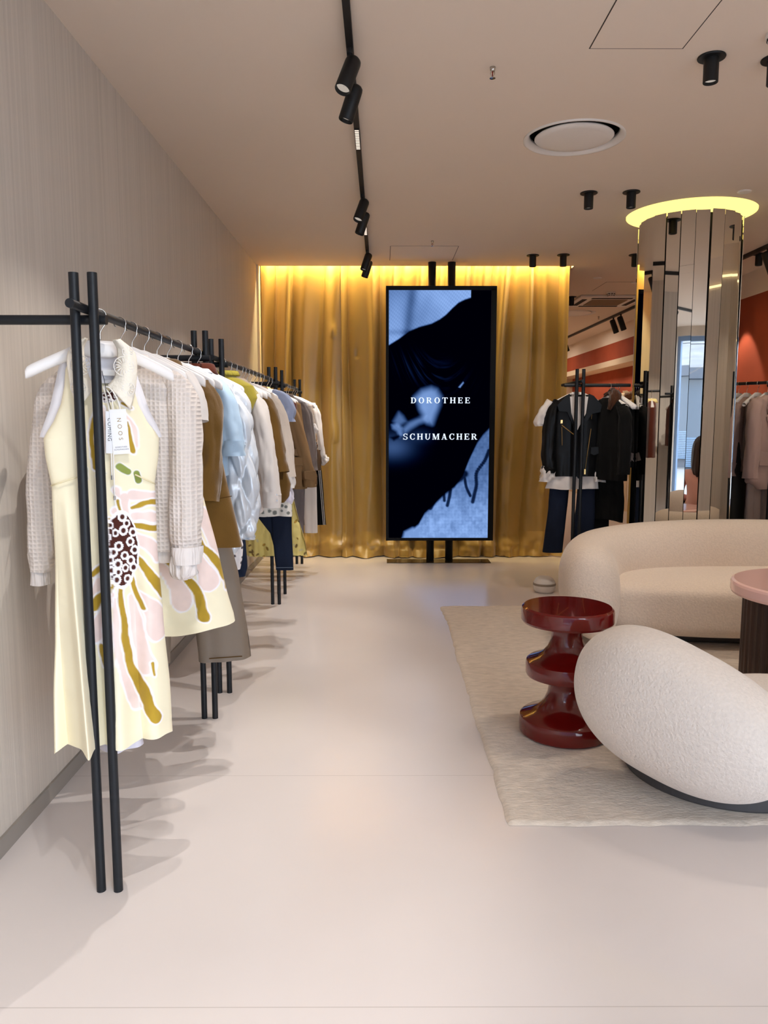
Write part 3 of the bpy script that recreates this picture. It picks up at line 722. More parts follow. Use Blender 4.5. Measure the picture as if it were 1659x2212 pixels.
# ================================================================== CLOTHES RACKS
RX = -0.8185; RZL = 1.709
def rack(pairs, rail0, rail1, label, cross, name='clothes_rack'):
    """pairs: list of two post pairs [(x, y), (x, y)]; cross: list of (start, end) for the short bars"""
    t = empty(name, (pairs[0][0][0], pairs[0][0][1], 0)); tag(t, label, 'clothes rack', 'black pole clothes racks')
    ox, oy = t.location.x, t.location.y; L = lambda p: (p[0] - ox, p[1] - oy, p[2])
    for pr in pairs:
        for x, y in pr: MB().tube([(x - ox, y - oy, 0), (x - ox, y - oy, 1.805)], 0.0135, 24).build('post', M_BLACK, t, smooth=True)
    MB().tube([L(rail0), L(rail1)], 0.0125, 20).build('rail', M_BLACK, t, smooth=True)
    for a, b_ in cross: MB().tube([L(a), L(b_)], 0.0135, 20).build('crossbar', M_BLACK, t, smooth=True)
    for o in t.children:
        md = o.modifiers.new('edge', 'EDGE_SPLIT'); md.split_angle = math.radians(50)
    return t
for (y0, y1), lab in zip([(2.167, 3.521), (3.868, 5.821), (6.175, 7.517)], ['black pole clothes rack nearest the camera, holding the yellow floral dress', 'black pole clothes rack in the middle of the left wall, behind the nearest rack', 'black pole clothes rack farthest along the left wall, next to the curtain']):
    rack([[(-0.844, y0), (-0.793, y0)], [(-0.844, y1), (-0.793, y1)]], (RX, y0 - 0.10, RZL), (RX, y1 + 0.10, RZL), lab,
         [((XL, y0 + 0.028, 1.682), (-0.768, y0 + 0.028, 1.682)), ((XL, y1 - 0.028, 1.682), (-0.768, y1 - 0.028, 1.682))])
rack([[(1.511, 6.03), (1.562, 6.03)]], (1.5365, 5.94, RZL), (1.5365, 6.62, RZL), 'black pole clothes rack between curtain and mirrored column, holding the leather jacket', [((1.42, 6.058, 1.682), (1.935, 6.058, 1.682))])
def rr(s, o=0.0): return (2.73 + 0.6*s + 0.8*o, 6.64 - 0.8*s + 0.6*o)
rack([[rr(-0.02, -0.026), rr(-0.02, 0.026)], [rr(0.64, -0.026), rr(0.64, 0.026)]], (*rr(-0.08), RZL), (*rr(0.74), RZL), 'black pole clothes rack right of the mirrored column with mauve clothes', [((*rr(0.01, -0.07), 1.682), (*rr(0.01, 0.07), 1.682)), ((*rr(0.61, -0.07), 1.682), (*rr(0.61, 0.07), 1.682))])

# ---- hangers
hang0 = empty('hanger')
def hanger_mesh():
    pth = smooth_path([(-0.203, -0.172, 0.013, 0.015), (-0.19, -0.163, 0.018, 0.016), (-0.12, -0.128, 0.018, 0.011), (-0.05, -0.098, 0.021, 0.009), (-0.03, -0.096, 0.024, 0.009), (0.03, -0.096, 0.024, 0.009), (0.05, -0.098, 0.021, 0.009), (0.12, -0.128, 0.018, 0.011), (0.19, -0.163, 0.018, 0.016), (0.203, -0.172, 0.013, 0.015)], 60)
    n = 16; v = []
    for x, z, rz_, ry_ in pth:
        for k in range(n):
            a = 2*PI*k/n; v.append((x, ry_*spow(math.cos(a), 0.8), z + rz_*spow(math.sin(a), 0.8)))
    f = grid_faces(len(pth), n, True) + [tuple(range(n)), tuple(range((len(pth) - 1)*n, len(pth)*n))]
    return v, f
mesh('arms', *hanger_mesh(), M_WHITEPL, hang0, smooth=True)
hp = [(0, 0, -0.078), (0, 0, -0.052), (0.004, 0, -0.040), (0.016, 0, -0.022)] + [(0.0185*math.cos(a), 0, 0.0185*math.sin(a)) for a in np.linspace(-0.5, 3.9, 18)]
MB().tube(smooth_path(hp, 46), 0.0019, 8).build('hook', M_CHROME, hang0, smooth=True)
_first = [True]
def hanger(x, y, z, rz, what, group='white hangers with steel hooks'):
    if _first[0]: o = hang0; _first[0] = False
    else: o = copy_tree(hang0)
    o.location = (x, y, z - 0.0035); o.rotation_euler = (0, 0, rz)
    tag(o, 'white hanger carrying ' + what, 'hanger', group)

# ---- cloth builders; z is height above the floor, x runs along the hanger, -y is the front
def cloth(name, prof, m, parent=None, seed=1, amp=(0.004, 0.012), freq=16.0, e=0.75, nz=70, na=110, hem=0.006, y0=0.0, disp=None, ret=False, zwarp=None):
    P = np.array([tuple(p) + (0.0,)*(5 - len(p)) for p in prof], float); P = P[np.argsort(-P[:, 0])]
    zt, zb = P[0, 0], P[-1, 0]; Z = np.linspace(zt, zb, nz)
    I = lambda c: np.interp(-Z, -P[:, 0], P[:, c])
    xl, xr, t, yy = I(1), I(2), I(3), I(4)
    A = np.linspace(0, 2*PI, na, endpoint=False); aa, _ = np.meshgrid(A, Z)
    w = ((xr - xl)/2)[:, None]; xc = ((xr + xl)/2)[:, None]
    x = xc + w*spow(np.cos(aa), e); y = t[:, None]*spow(np.sin(aa), e)
    q = ((zt - Z)/(zt - zb))[:, None]; zz = Z[:, None] + 0*aa
    A_ = 1.5*(amp[0] + (amp[1] - amp[0])*q)
    side = np.where(np.sin(aa) < 0, 0.0, 31.0)
    y = y + A_*(vnoise(x*freq + seed*3.1, zz*1.1 + side, seed) + 0.5*vnoise(x*freq*2.3, zz*2.2 + side, seed + 2) + 0.35*fbm(x*8 + zz*5, zz*9 + side, seed + 4)) + yy[:, None] + y0
    x = x + 0.5*A_*np.cos(aa)*vnoise(zz*5, zz*0 + seed, seed + 7)
    zz = zz + q**6*hem*(vnoise(x*9, y*20, seed + 8))
    if zwarp is not None: zz = zz + q**2*zwarp(x, y)
    if disp is not None: x, y, zz = disp(x, y, zz, aa, q)
    v = np.stack([x, y, zz], -1).reshape(-1, 3)
    o = mesh(name, v, grid_faces(nz, na, True), m, parent, smooth=True)
    return (o, v, (x, y, zz, aa)) if ret else o
def sleeve(name, rows, m, parent, seed=1, amp=0.004, n=44, na=36, disp=None, end=False):
    P = smooth_path(np.array(rows, float), n); C = P[:, :3]; T = np.gradient(C, axis=0); T /= np.linalg.norm(T, axis=1)[:, None]
    Y = np.array([0, 1., 0]); v = []
    A = np.linspace(0, 2*PI, na, endpoint=False)
    s = np.linspace(0, 1, n); L = np.sum(np.linalg.norm(np.diff(C, axis=0), axis=1))
    for i in range(n):
        n1 = Y - T[i]*(T[i] @ Y); n1 /= np.linalg.norm(n1); n2 = np.cross(n1, T[i])
        d = 1.4*amp*(fbm(A*1.6 + seed, A*0 + s[i]*L*14, seed) + 0.8*vnoise(A*2.4 + seed, A*0 + s[i]*3, seed + 3))
        d[-6:] = d[-6:]*0.5 + 0.5*d[:6][::-1]
        if disp is not None: d = d + disp(A, s[i]*L)
        v.append(C[i] + np.outer((P[i, 3] + d)*np.cos(A), n2) + np.outer((P[i, 4] + d)*np.sin(A), n1))
    v = np.concatenate(v); f = grid_faces(n, na, True)
    if end: f.append(tuple(range(na - 1, -1, -1))); f.append(tuple(range((n - 1)*na, n*na)))
    return mesh(name, v, f, m, parent, smooth=True)
def collar(name, z, rx, ry, h, flare, m, parent, gap=0.35, drop=None, y0=0.0, x0=0.0, point=0.0):
    """stand-and-fall collar open at the front (-y)"""
    n = 48; A = np.linspace(-PI/2 + gap, 1.5*PI - gap, n); v = []
    drop = h*1.3 if drop is None else drop
    pt = np.exp(-(((np.abs(A - PI/2) - (PI - gap))/0.45)**2))*point
    for fz, fr in [(0.0, 1.0), (0.55*h, 0.97), (h, 0.98)]:
        v += [(x0 + rx*fr*math.cos(a), y0 + ry*fr*math.sin(a), z + fz) for a in A]
    for k in (0.15, 0.5, 1.0):
        v += [(x0 + (rx + flare*k + 0.004)*math.cos(a), y0 + (ry + flare*k*0.8 + 0.004)*math.sin(a), z + h - (drop + p)*k + 0.003) for a, p in zip(A, pt)]
    o = mesh(name, v, grid_faces(6, n), m, parent, smooth=True)
    md = o.modifiers.new('thick', 'SOLIDIFY'); md.thickness = 0.003
    return o
def patch(name, pts, y, m, parent, th=0.004, rot=0):
    """flat flap lying on the front of a garment; pts in x, z"""
    return MB().prism(pts, y - th, y).build(name, m, parent, bevel=0.0015, seg=1)
def rectp(x0, x1, z0, z1, sk=0.0): return [(x0, z0 + sk), (x1, z0), (x1, z1), (x0, z1 + sk)]
def buttons(parent, xs_zs, y, m, r=0.005):
    for x, z in xs_zs: MB().tube([(x, y, z), (x, y - 0.003, z)], r, 10).build('button', m, parent)
def cuff(name, c, rx, ry, z0, z1, m, parent, seed=3, amp=0.002, flare=1.05):
    return sleeve(name, [(c[0], c[1], z1, rx, ry), (c[0], c[1], (z0 + z1)/2, rx*1.03, ry*1.03), (c[0], c[1], z0, rx*flare, ry*flare)], m, parent, seed, amp, n=14, na=36)
def trousers(name, legs, m, parent, waist, seed=2, amp=0.004):
    """legs: rows per leg (z, xl, xr, t, y); waist: rows for the hip block"""
    cloth('hips', waist, m, parent, seed, (0.002, 0.003), nz=24, na=60)
    for k, lg in enumerate(legs): cloth('leg', lg, m, parent, seed + k + 1, (0.002, amp), freq=20, nz=50, na=60, hem=0.002)
def garment(name, label, cat, y, rz=0.0, x=RX, z=None, group='clothes on the left racks', hang=None, zr=RZL, dx=0.0):
    g = empty(name, (x, y, 0), rz); tag(g, label, cat, group)
    if hang: hanger(x, y, zr, rz, hang)
    return g

# ---- fabrics
F_CREAMKNIT = knit('cream_waffle_knit', (232, 221, 213), 0.0138, 0.6, 0.86)
F_RIB = mat('cream_rib_knit', (230, 222, 218), 0.9, spec=0.2, sheen=0.2, bump=((160, 160, 8), 0.9, 0))
F_WHITE = mat('white_cotton', (228, 222, 218), 0.85, spec=0.2, sheen=0.1, bump=((26, 26, 26), 0.12))
F_WHITE2 = mat('white_shirt_cotton', (226, 218, 212), 0.85, spec=0.2, sheen=0.1, bump=((20, 20, 12), 0.2))
F_SUEDE = mat('olive_brown_suede', (106, 77, 34), 0.95, spec=0.1, sheen=0.3, vary=((9, 9, 6), 0.14), bump=((180, 180, 180), 0.15))
F_SUEDE2 = mat('olive_brown_suede_lining', (80, 56, 26), 0.95, spec=0.1)
F_TAUPE = mat('taupe_cotton', (122, 108, 94), 0.55, spec=0.4, bump=((14, 14, 30), 0.3))
F_BLUE = mat('pale_blue_cotton', (170, 194, 216), 0.8, spec=0.2, sheen=0.1, bump=((24, 24, 24), 0.15))
F_PUFF = mat('silver_blue_nylon', (212, 217, 224), 0.32, spec=0.7, metal=0.15, bump=((34, 34, 20), 0.5, 4))
F_RUST = mat('rust_suede', (84, 36, 20), 0.95, spec=0.1, sheen=0.2)
F_LIME = mat('lime_green_knit', (176, 160, 62), 0.95, spec=0.1, sheen=0.4, bump=((120, 120, 120), 0.3))
F_CREAM = mat('cream_wool', (226, 212, 198), 0.92, spec=0.1, sheen=0.25, bump=((90, 90, 90), 0.3))
F_JEANS = mat('dark_indigo_denim', (22, 30, 48), 0.85, spec=0.2, vary=((6, 6, 4), 0.3), bump=((200, 200, 200), 0.2))
F_DENIM = mat('blue_chambray', (166, 178, 208), 0.85, spec=0.2, bump=((40, 40, 18), 0.4))
F_TAN = mat('tan_cotton_twill', (136, 105, 70), 0.8, spec=0.25, bump=((18, 18, 18), 0.3))
F_GREYW = mat('grey_wool', (112, 100, 96), 0.9, spec=0.15, sheen=0.2, bump=((140, 140, 140), 0.25))
F_GREYT = mat('grey_trouser_wool', (112, 104, 106), 0.85, spec=0.2)
F_TAUPEBL = mat('taupe_crepe', (176, 158, 140), 0.8, spec=0.2, bump=((40, 40, 14), 0.4))
F_BLACKJ = mat('black_jersey', (7, 7, 8), 0.8, spec=0.15, sheen=0.05)
F_LEATHER = mat('black_leather', (7, 7, 8), 0.42, spec=0.22, bump=((12, 12, 8), 0.3, 3))
F_MAUVE = mat('mauve_wool', (186, 158, 148), 0.85, spec=0.15, sheen=0.2, bump=((120, 120, 120), 0.2))
F_MAUVE2 = mat('mauve_grey_crepe', (150, 134, 128), 0.8, spec=0.2, bump=((40, 40, 10), 0.4))
F_MAUVE3 = mat('dusty_rose_crepe', (164, 138, 128), 0.8, spec=0.2, bump=((40, 40, 10), 0.4))
F_FUR = mat('brown_fur', (66, 38, 22), 0.95, spec=0.1, sheen=0.3, bump=((60, 60, 60), 1.0, 4))
F_PRINT = mat('printed_cotton', (255, 255, 255), 0.8, spec=0.2, sheen=0.1, bump=((22, 22, 16), 0.12), attr='print')

# ---- printed flower cloth: distance to strokes with a changing width
def strokes(Xs, Zs, lst, extra=0.0):
    """signed distance to the nearest stroke edge"""
    best = np.full(Xs.shape, 9.0)
    for pts, w0, w1 in lst:
        p = smooth_path(pts, 110) if len(pts) > 2 else np.array([np.array(pts[0]) + (np.array(pts[1]) - np.array(pts[0]))*q for q in np.linspace(0, 1, 50)])
        lo, hi = p.min(0) - 0.07, p.max(0) + 0.07
        mk = (Xs > lo[0]) & (Xs < hi[0]) & (Zs > lo[1]) & (Zs < hi[1])
        xs, zs = Xs[mk], Zs[mk]; b_ = np.full(xs.shape, 9.0)
        for i, (x, z) in enumerate(p):
            b_ = np.minimum(b_, np.hypot(xs - x, zs - z) - (w0 + (w1 - w0)*i/(len(p) - 1)))
        best[mk] = np.minimum(best[mk], b_)
    return best
CR, PK, OW, GD, BR, GRN = [np.array(lin(c)) for c in ((246, 237, 207), (240, 218, 211), (250, 246, 248), (178, 146, 48), (74, 34, 26), (136, 148, 74))]
def put(C, mask, col, var=None):
    mk = mask.clip(0, 1)[..., None]; c = col if var is None else col*(1 + var[..., None]); return C*(1 - mk) + c*mk
def soft(d, w=0.0016): return np.clip(0.5 - d/(2*w), 0, 1)
D_GOLD = [([(0.065, 1.149), (0.099, 1.156), (0.139, 1.161)], 0.005, 0.008), ([(0.066, 1.098), (0.1, 1.093), (0.137, 1.083)], 0.008, 0.01), ([(0.075, 0.997), (0.108, 0.951), (0.152, 0.885)], 0.008, 0.017), ([(0.055, 0.948), (0.069, 0.895), (0.086, 0.851)], 0.008, 0.006), ([(0.028, 0.921), (0.023, 0.882), (0.031, 0.801), (0.039, 0.702), (0.067, 0.628), (0.108, 0.512)], 0.006, 0.017), ([(-0.05, 0.96), (-0.025, 0.981)], 0.008, 0.008), ([(-0.05, 0.864), (-0.025, 0.897), (0.007, 0.923)], 0.013, 0.004), ([(-0.035, 0.747), (-0.032, 0.719), (-0.028, 0.687)], 0.008, 0.003), ([(0.025, 1.17), (0.029, 1.148), (0.033, 1.128)], 0.005, 0.003), ([(-0.003, 1.116), (0.012, 1.102)], 0.005, 0.004), ([(0.104, 0.681), (0.107, 0.644)], 0.005, 0.003)]
D_PINK = [([(0.077, 0.885), (0.109, 0.846), (0.127, 0.787)], 0.012, 0.037), ([(0.058, 0.879), (0.07, 0.764), (0.091, 0.673)], 0.01, 0.024), ([(0.068, 1.187), (0.1, 1.181), (0.137, 1.174)], 0.014, 0.014), ([(0.067, 1.125), (0.101, 1.124), (0.135, 1.118)], 0.01, 0.013), ([(0.07, 1.06), (0.106, 1.039), (0.141, 1.0)], 0.014, 0.02), ([(0.047, 1.119), (0.045, 1.158), (0.045, 1.18)], 0.006, 0.014), ([(0.026, 1.115), (0.016, 1.14)], 0.004, 0.01), ([(-0.005, 1.078), (-0.0, 1.057)], 0.012, 0.012), ([(-0.033, 0.94), (-0.042, 0.902)], 0.01, 0.012), ([(-0.001, 0.905), (-0.044, 0.811), (-0.048, 0.774)], 0.006, 0.016), ([(0.011, 0.883), (0.009, 0.771), (0.035, 0.639), (0.065, 0.56)], 0.008, 0.022), ([(0.029, 1.183), (0.023, 1.2)], 0.004, 0.01)]
S_GOLD = [([(0.076, 0.935), (0.097, 0.922), (0.137, 0.888), (0.183, 0.824), (0.205, 0.743)], 0.008, 0.019), ([(0.192, 1.007), (0.205, 0.981), (0.241, 0.942), (0.282, 0.859), (0.291, 0.829)], 0.008, 0.016), ([(0.204, 1.163), (0.231, 1.142), (0.263, 1.107)], 0.012, 0.012), ([(0.191, 1.25), (0.237, 1.246)], 0.009, 0.007), ([(0.184, 1.316), (0.212, 1.328)], 0.008, 0.01)]
S_PINK = [([(0.068, 0.92), (0.112, 0.855), (0.13, 0.794)], 0.02, 0.036), ([(0.176, 0.96), (0.212, 0.895), (0.222, 0.861)], 0.016, 0.035), ([(0.202, 1.101), (0.231, 1.037), (0.272, 0.952)], 0.014, 0.03), ([(0.19, 1.217), (0.22, 1.194), (0.25, 1.17)], 0.013, 0.016), ([(0.185, 1.287), (0.222, 1.279)], 0.012, 0.012), ([(0.187, 1.356), (0.21, 1.371)], 0.012, 0.012)]

def flower_print(x, z, gold, pink, seeds=(), green=(), front=None):
    wx = x + 0.004*fbm(x*18, z*18, 3); wz = z + 0.004*fbm(x*18 + 5, z*18, 4)
    C = np.ones(x.shape + (3,))*CR
    var = 0.05*fbm(x*30, z*22, 8)
    dp = strokes(wx, wz, pink); C = put(C, soft(dp - 0.0055), OW); C = put(C, soft(dp), PK, var)
    dg = strokes(wx, wz, gold); C = put(C, soft(dg - 0.005), OW); C = put(C, soft(dg), GD, var*2.2)
    dgr = strokes(wx, wz, green) if green else None
    if green: C = put(C, soft(dgr - 0.002), OW); C = put(C, soft(dgr), GRN, var*3)
    for cx, cz, rx_, rz_, npt, sd, rr_ in seeds:
        r = np.random.default_rng(sd)
        el = np.hypot((wx - cx)/rx_, (wz - cz)/rz_)
        pts = []
        for _ in range(600):
            a, q = r.uniform(0, 2*PI), math.sqrt(r.uniform(0, 1)); p = (cx + rx_*q*math.cos(a)*0.95, cz + rz_*q*math.sin(a)*0.95)
            if all(math.hypot(p[0] - o[0], p[1] - o[1]) > rr_*2.05 for o in pts): pts.append(p)
        C = put(C, (el < 1.08)*1.0, OW); d1 = np.full(x.shape, 9.0); d2 = np.full(x.shape, 9.0)
        for px, pz in pts:
            k_ = 0.85 + 0.35*_h(np.float64(px*991), pz*37); d = np.hypot((x - px)*1.12, (z - pz)*0.95)*k_; d2 = np.minimum(d2, np.maximum(d1, d)); d1 = np.minimum(d1, d)
        C = put(C, soft(d1 - rr_*0.60, 0.0010)*(el < 1.06), BR, 0.25*fbm(x*40, z*40, 5))
        ring = (d1 > rr_*1.16 + 0.0012*vnoise(x*300, z*300, 2))*(el < 0.98); C = put(C, ring*1.0, BR)
    if front is not None: C[~front] = CR
    return C

# ================================================================== LEFT RACKS, NEAR RACK
# 1 yellow sleeveless dress with embroidered collar
R22 = math.radians(22)
g = garment('sleeveless_dress', 'long pale yellow sleeveless dress with a big flower print, first on the near rack', 'dress', 2.28, R22, hang='the pale yellow sleeveless dress')
prof = [(1.595, -0.078, 0.072, 0.030), (1.55, -0.098, 0.080, 0.034), (1.50, -0.104, 0.088, 0.036), (1.45, -0.116, 0.100, 0.040), (1.40, -0.138, 0.124, 0.044), (1.37, -0.157, 0.146, 0.047), (1.352, -0.166, 0.156, 0.05), (1.30, -0.163, 0.152, 0.052), (1.216, -0.148, 0.136, 0.050), (1.15, -0.150, 0.137, 0.052), (0.9, -0.158, 0.146, 0.06), (0.6, -0.168, 0.155, 0.07), (0.445, -0.174, 0.160, 0.075)]
def dress_disp(x, y, z, aa, q):
    k = np.clip((1.216 - z)/0.75, 0, 1)
    pleat = k*0.052*np.abs(np.sin((x + 0.10)*30 + 0.9*np.sin(z*2.0) + 0.5)) + k*0.012*np.sin(x*70 + 2)
    fr = np.sin(aa) < 0.2; z = np.where(fr & (z > 1.47), 1.47 + (z - 1.47)*np.clip((np.abs(x + 0.003) - 0.012)/0.06, 0.12, 1), z)
    crease = -k*0.075*np.exp(-((x + 0.115 - 0.03*k)/0.012)**2)
    return x, y + np.where(np.sin(aa) < 0, -1, 1)*(pleat*0.8) - np.where(np.sin(aa) < 0, crease*-1, 0), z
o, v, (x, y, z, aa) = cloth('dress_body', prof, F_PRINT, g, 11, (0.003, 0.010), 12, 0.62, nz=600, na=620, hem=0.012, disp=dress_disp, ret=True, zwarp=lambda x, y: -0.02*np.clip(-(x + 0.1)*6, 0, 1))
front = np.sin(aa) < 0.25
C = flower_print(x, z, D_GOLD + [([(0.06, 1.40), (0.066, 1.36), (0.075, 1.315)], .002, .009), ([(0.05, 1.45), (0.075, 1.44)], .004, .004), ([(-0.02, 1.44), (-0.035, 1.38), (-0.03, 1.27)], .002, .009), ([(0.045, 1.415), (0.058, 1.39)], .003, .003)],
                 D_PINK + [([(0.052, 1.42), (0.078, 1.38), (0.084, 1.33)], .006, .009), ([(-0.01, 1.43), (-0.012, 1.33)], .012, .014)],
                 [(0.032, 1.027, 0.046, 0.108, 60, 5, 0.0108), (0.01, 1.475, 0.032, 0.022, 20, 6, 0.0058)],
                 [([(0.034, 1.272), (0.056, 1.256)], .011, .010), ([(0.082, 1.250), (0.086, 1.232)], .009, .010), ([(-0.062, 1.262), (-0.058, 1.24)], .008, .009), ([(-0.062, 1.232), (-0.058, 1.222)], .007, .006), ([(-0.028, 1.245), (-0.01, 1.25)], .004, .004)], front)
set_color(o, C.reshape(-1, 3))
M_PIPE = mat('cream_seam', (238, 226, 188), 0.8)
sm_ = [(xx, -0.056 - 0.0*abs(xx), zz) for xx, zz in [(-0.15, 1.222), (-0.11, 1.234), (-0.07, 1.242)]]
MB().tube([(-0.150, -0.022, 1.218), (-0.13, -0.050, 1.226), (-0.10, -0.0575, 1.236), (-0.07, -0.060, 1.246)], 0.0022, 8).tube([(0.078, -0.060, 1.246), (0.105, -0.057, 1.232), (0.124, -0.048, 1.222), (0.137, -0.022, 1.214)], 0.0022, 8).build('waist_seam', M_PIPE, g, smooth=True)
# white facing seen through both armholes
F_FACE = mat('white_facing', (236, 234, 240), 0.8)
for sgn, pts in ((-1, [(-0.100, 1.575), (-0.112, 1.50), (-0.126, 1.44), (-0.148, 1.39), (-0.168, 1.358)]), (1, [(0.080, 1.57), (0.096, 1.50), (0.112, 1.44), (0.138, 1.39), (0.160, 1.356)])):
    P = smooth_path(pts, 30); w0 = 0.020
    vv = []
    for i, (px, pz) in enumerate(P):
        w = w0*math.sin(PI*(0.12 + 0.8*i/29))**0.7; vv += [(px - sgn*0.010, 0.012, pz - 0.004), (px + sgn*w, 0.030, pz - 0.002*i/29), (px + sgn*w*0.9, 0.036, pz), (px - sgn*0.012, 0.022, pz)]
    mesh('armhole_facing', vv, grid_faces(30, 4, True), F_FACE, g, smooth=True)
# collar with raised flower embroidery
F_LACE = mat('embroidered_collar', (248, 240, 224), 0.85, bump=((70, 70, 70), 1.0, 2))
F_THREAD = mat('white_thread', (246, 240, 232), 0.7)
for sgn in (-1, 1):
    n1, n2 = 30, 16; P0 = smooth_path([(sgn*0.034, 1.634), (sgn*0.046, 1.60), (sgn*0.036, 1.53), (sgn*0.014, 1.502)], n1); P1 = smooth_path([(sgn*0.052, 1.632), (sgn*0.090, 1.592), (sgn*0.089, 1.51), (sgn*0.072, 1.435)], n1)
    vv = []
    for a, b_ in zip(P0, P1):
        for k in range(n2):
            q = k/(n2 - 1); vv.append((a[0] + (b_[0] - a[0])*q, -0.042 - 0.018*math.sin(PI*q) - 0.008*q, a[1] + (b_[1] - a[1])*q))
    c_ = mesh('collar', vv, grid_faces(n1, n2), F_LACE, g, smooth=True); c_.modifiers.new('t', 'SOLIDIFY').thickness = 0.004
    em = MB()
    for (fx, fz, fr, npet) in [(0.058, 1.558, 0.026, 15), (0.066, 1.495, 0.019, 12), (0.07, 1.60, 0.014, 9)]:
        for k in range(npet):
            a = 2*PI*k/npet; em.tube([(sgn*fx + 0.35*fr*math.cos(a), -0.0655, fz + 0.35*fr*math.sin(a)), (sgn*fx + 0.7*fr*math.cos(a), -0.0675, fz + 0.7*fr*math.sin(a)), (sgn*fx + fr*math.cos(a + 0.1), -0.064, fz + fr*math.sin(a + 0.1))], [0.0010, 0.0017, 0.0010], 6)
        em.tube([(sgn*fx + fr*1.05*math.cos(a), -0.064, fz + fr*1.05*math.sin(a)) for a in np.linspace(0, 2*PI, 26)], 0.0013, 6)
        em.lathe([(0.0005, 0.003), (0.004, 0.002), (0.005, 0)], 10, at=(0, 0, 0)) if False else None
    em.build('embroidery', F_THREAD, c_, smooth=True)
# neck ties with little metal ends, inner label, hidden neckband
MB().lathe([(0.001, 0), (0.06, 0), (0.06, -0.002)], 8).build if False else None
mesh('back_neck', *(lambda P: (P, grid_faces(8, 20)))([(0.066*math.cos(a), 0.006 + 0.024*math.sin(a), 1.625 - 0.016*k) for k in range(8) for a in np.linspace(0.0, PI, 20)]), F_FACE, g, smooth=True)
MB().box((0.004, 0.014, 1.535), (0.042, 0.017, 1.552)).build('care_label', M_CARD, g)
tie = MB(); tie.tube(smooth_path([(0.0, -0.058, 1.50), (0.018, -0.068, 1.495), (0.036, -0.072, 1.465), (0.044, -0.072, 1.43)], 24), 0.0022, 8)
tie.tube(smooth_path([(0.0, -0.058, 1.50), (0.012, -0.070, 1.44), (0.014, -0.075, 1.34), (0.013, -0.076, 1.245)], 24), 0.0022, 8).tube(smooth_path([(0.002, -0.058, 1.50), (0.022, -0.072, 1.46), (0.020, -0.077, 1.36), (0.018, -0.078, 1.186)], 24), 0.0020, 8)
tie.build('neck_tie', F_THREAD, g, smooth=True)
for px, pz in ((0.013, 1.24), (0.018, 1.181)): MB().tube([(px, -0.077, pz + 0.006), (px, -0.077, pz - 0.006)], 0.0034, 12).build('tie_tip', M_CHROME, g)
cloth('underskirt', [(0.7, -0.10, 0.10, 0.03), (0.425, -0.06, 0.075, 0.055), (0.405, -0.055, 0.078, 0.058)], mat('pale_lilac_lining', (232, 226, 236), 0.8), g, 33, (0.004, 0.010), 22, nz=24, na=90, hem=0.012)
# swing tags
def swing_tag(x, z0, w, h, tilt, y, label, texts):
    tg = empty('swing_tag', (RX, 2.28, 0), R22); tag(tg, label, 'label tag', 'white swing tags on the yellow dress')
    R = np.array([[math.cos(tilt), 0, math.sin(tilt)], [0, 1, 0], [-math.sin(tilt), 0, math.cos(tilt)]])
    MB().box((0, -0.0006, -h), (w, 0.0006, 0), R, (x, y, z0)).build('card', M_CARD, tg)
    for txt, size, lx, lz, rot, mm, sp_ in texts:
        p = R @ np.array([lx, 0, lz]); text_mesh(txt, size, mm, tg, 'tag_lettering', Matrix.Translation((x + p[0], y - 0.0009, z0 + p[2])) @ Matrix.Rotation(tilt, 4, 'Y') @ Matrix.Rotation(PI/2, 4, 'X') @ Matrix.Rotation(rot, 4, 'Z'), sp_); continue
    return tg
M_GOLDINK = mat('gold_ink', (160, 132, 78), 0.5); M_INK = mat('dark_ink', (40, 44, 56), 0.6)
t1 = swing_tag(0.012, 1.434, 0.046, 0.128, -0.06, -0.0795, 'white card swing tag with four gold letters on the yellow dress', [('NOOS', 0.016, 0.024, -0.056, -PI/2, M_GOLDINK, 1.75), ('DOROTHEE', 0.0052, 0.023, -0.108, 0, M_INK, 1.25), ('SCHUMACHER', 0.0052, 0.023, -0.115, 0, M_INK, 1.25)])
t2_ = swing_tag(0.003, 1.430, 0.040, 0.120, 0.03, -0.0772, 'white card swing tag half hidden behind the gold lettered one', [('COMING', 0.0145, 0.010, -0.052, -PI/2, M_INK, 1.2)])
MB().tube(smooth_path([(0.018, -0.078, 1.436), (0.010, -0.074, 1.47), (0.004, -0.064, 1.515), (0.0, -0.02, 1.545)], 20), 0.0009, 6).build('tag_string', M_INK, t1)

# 2 cream waffle-knit cardigan
g = garment('knit_cardigan', 'cream waffle-knit cardigan with rolled cuff, hanging behind the yellow dress', 'cardigan', 2.455, math.radians(4), hang='the cream waffle-knit cardigan')
cloth('knit_body', [(1.60, -0.07, 0.07, 0.035), (1.575, -0.12, 0.11, 0.045), (1.54, -0.185, 0.175, 0.05), (1.45, -0.21, 0.20, 0.055), (1.2, -0.20, 0.178, 0.055), (0.985, -0.19, 0.150, 0.05)], F_CREAMKNIT, g, 21, (0.003, 0.009), 14)
cloth('rib_hem', [(0.990, -0.185, 0.148, 0.047), (0.945, -0.175, 0.142, 0.043)], F_RIB, g, 22, (0.003, 0.004), 14, nz=10)
collar('rib_neck', 1.578, 0.075, 0.04, 0.03, 0.03, F_RIB, g, 0.3)
sleeve('sleeve', [(0.15, -0.005, 1.545, 0.03, 0.045), (0.19, -0.02, 1.46, 0.050, 0.052), (0.198, -0.045, 1.25, 0.050, 0.052), (0.196, -0.06, 1.06, 0.048, 0.05), (0.196, -0.06, 1.0, 0.040, 0.044)], F_CREAMKNIT, g, 23, 0.004)
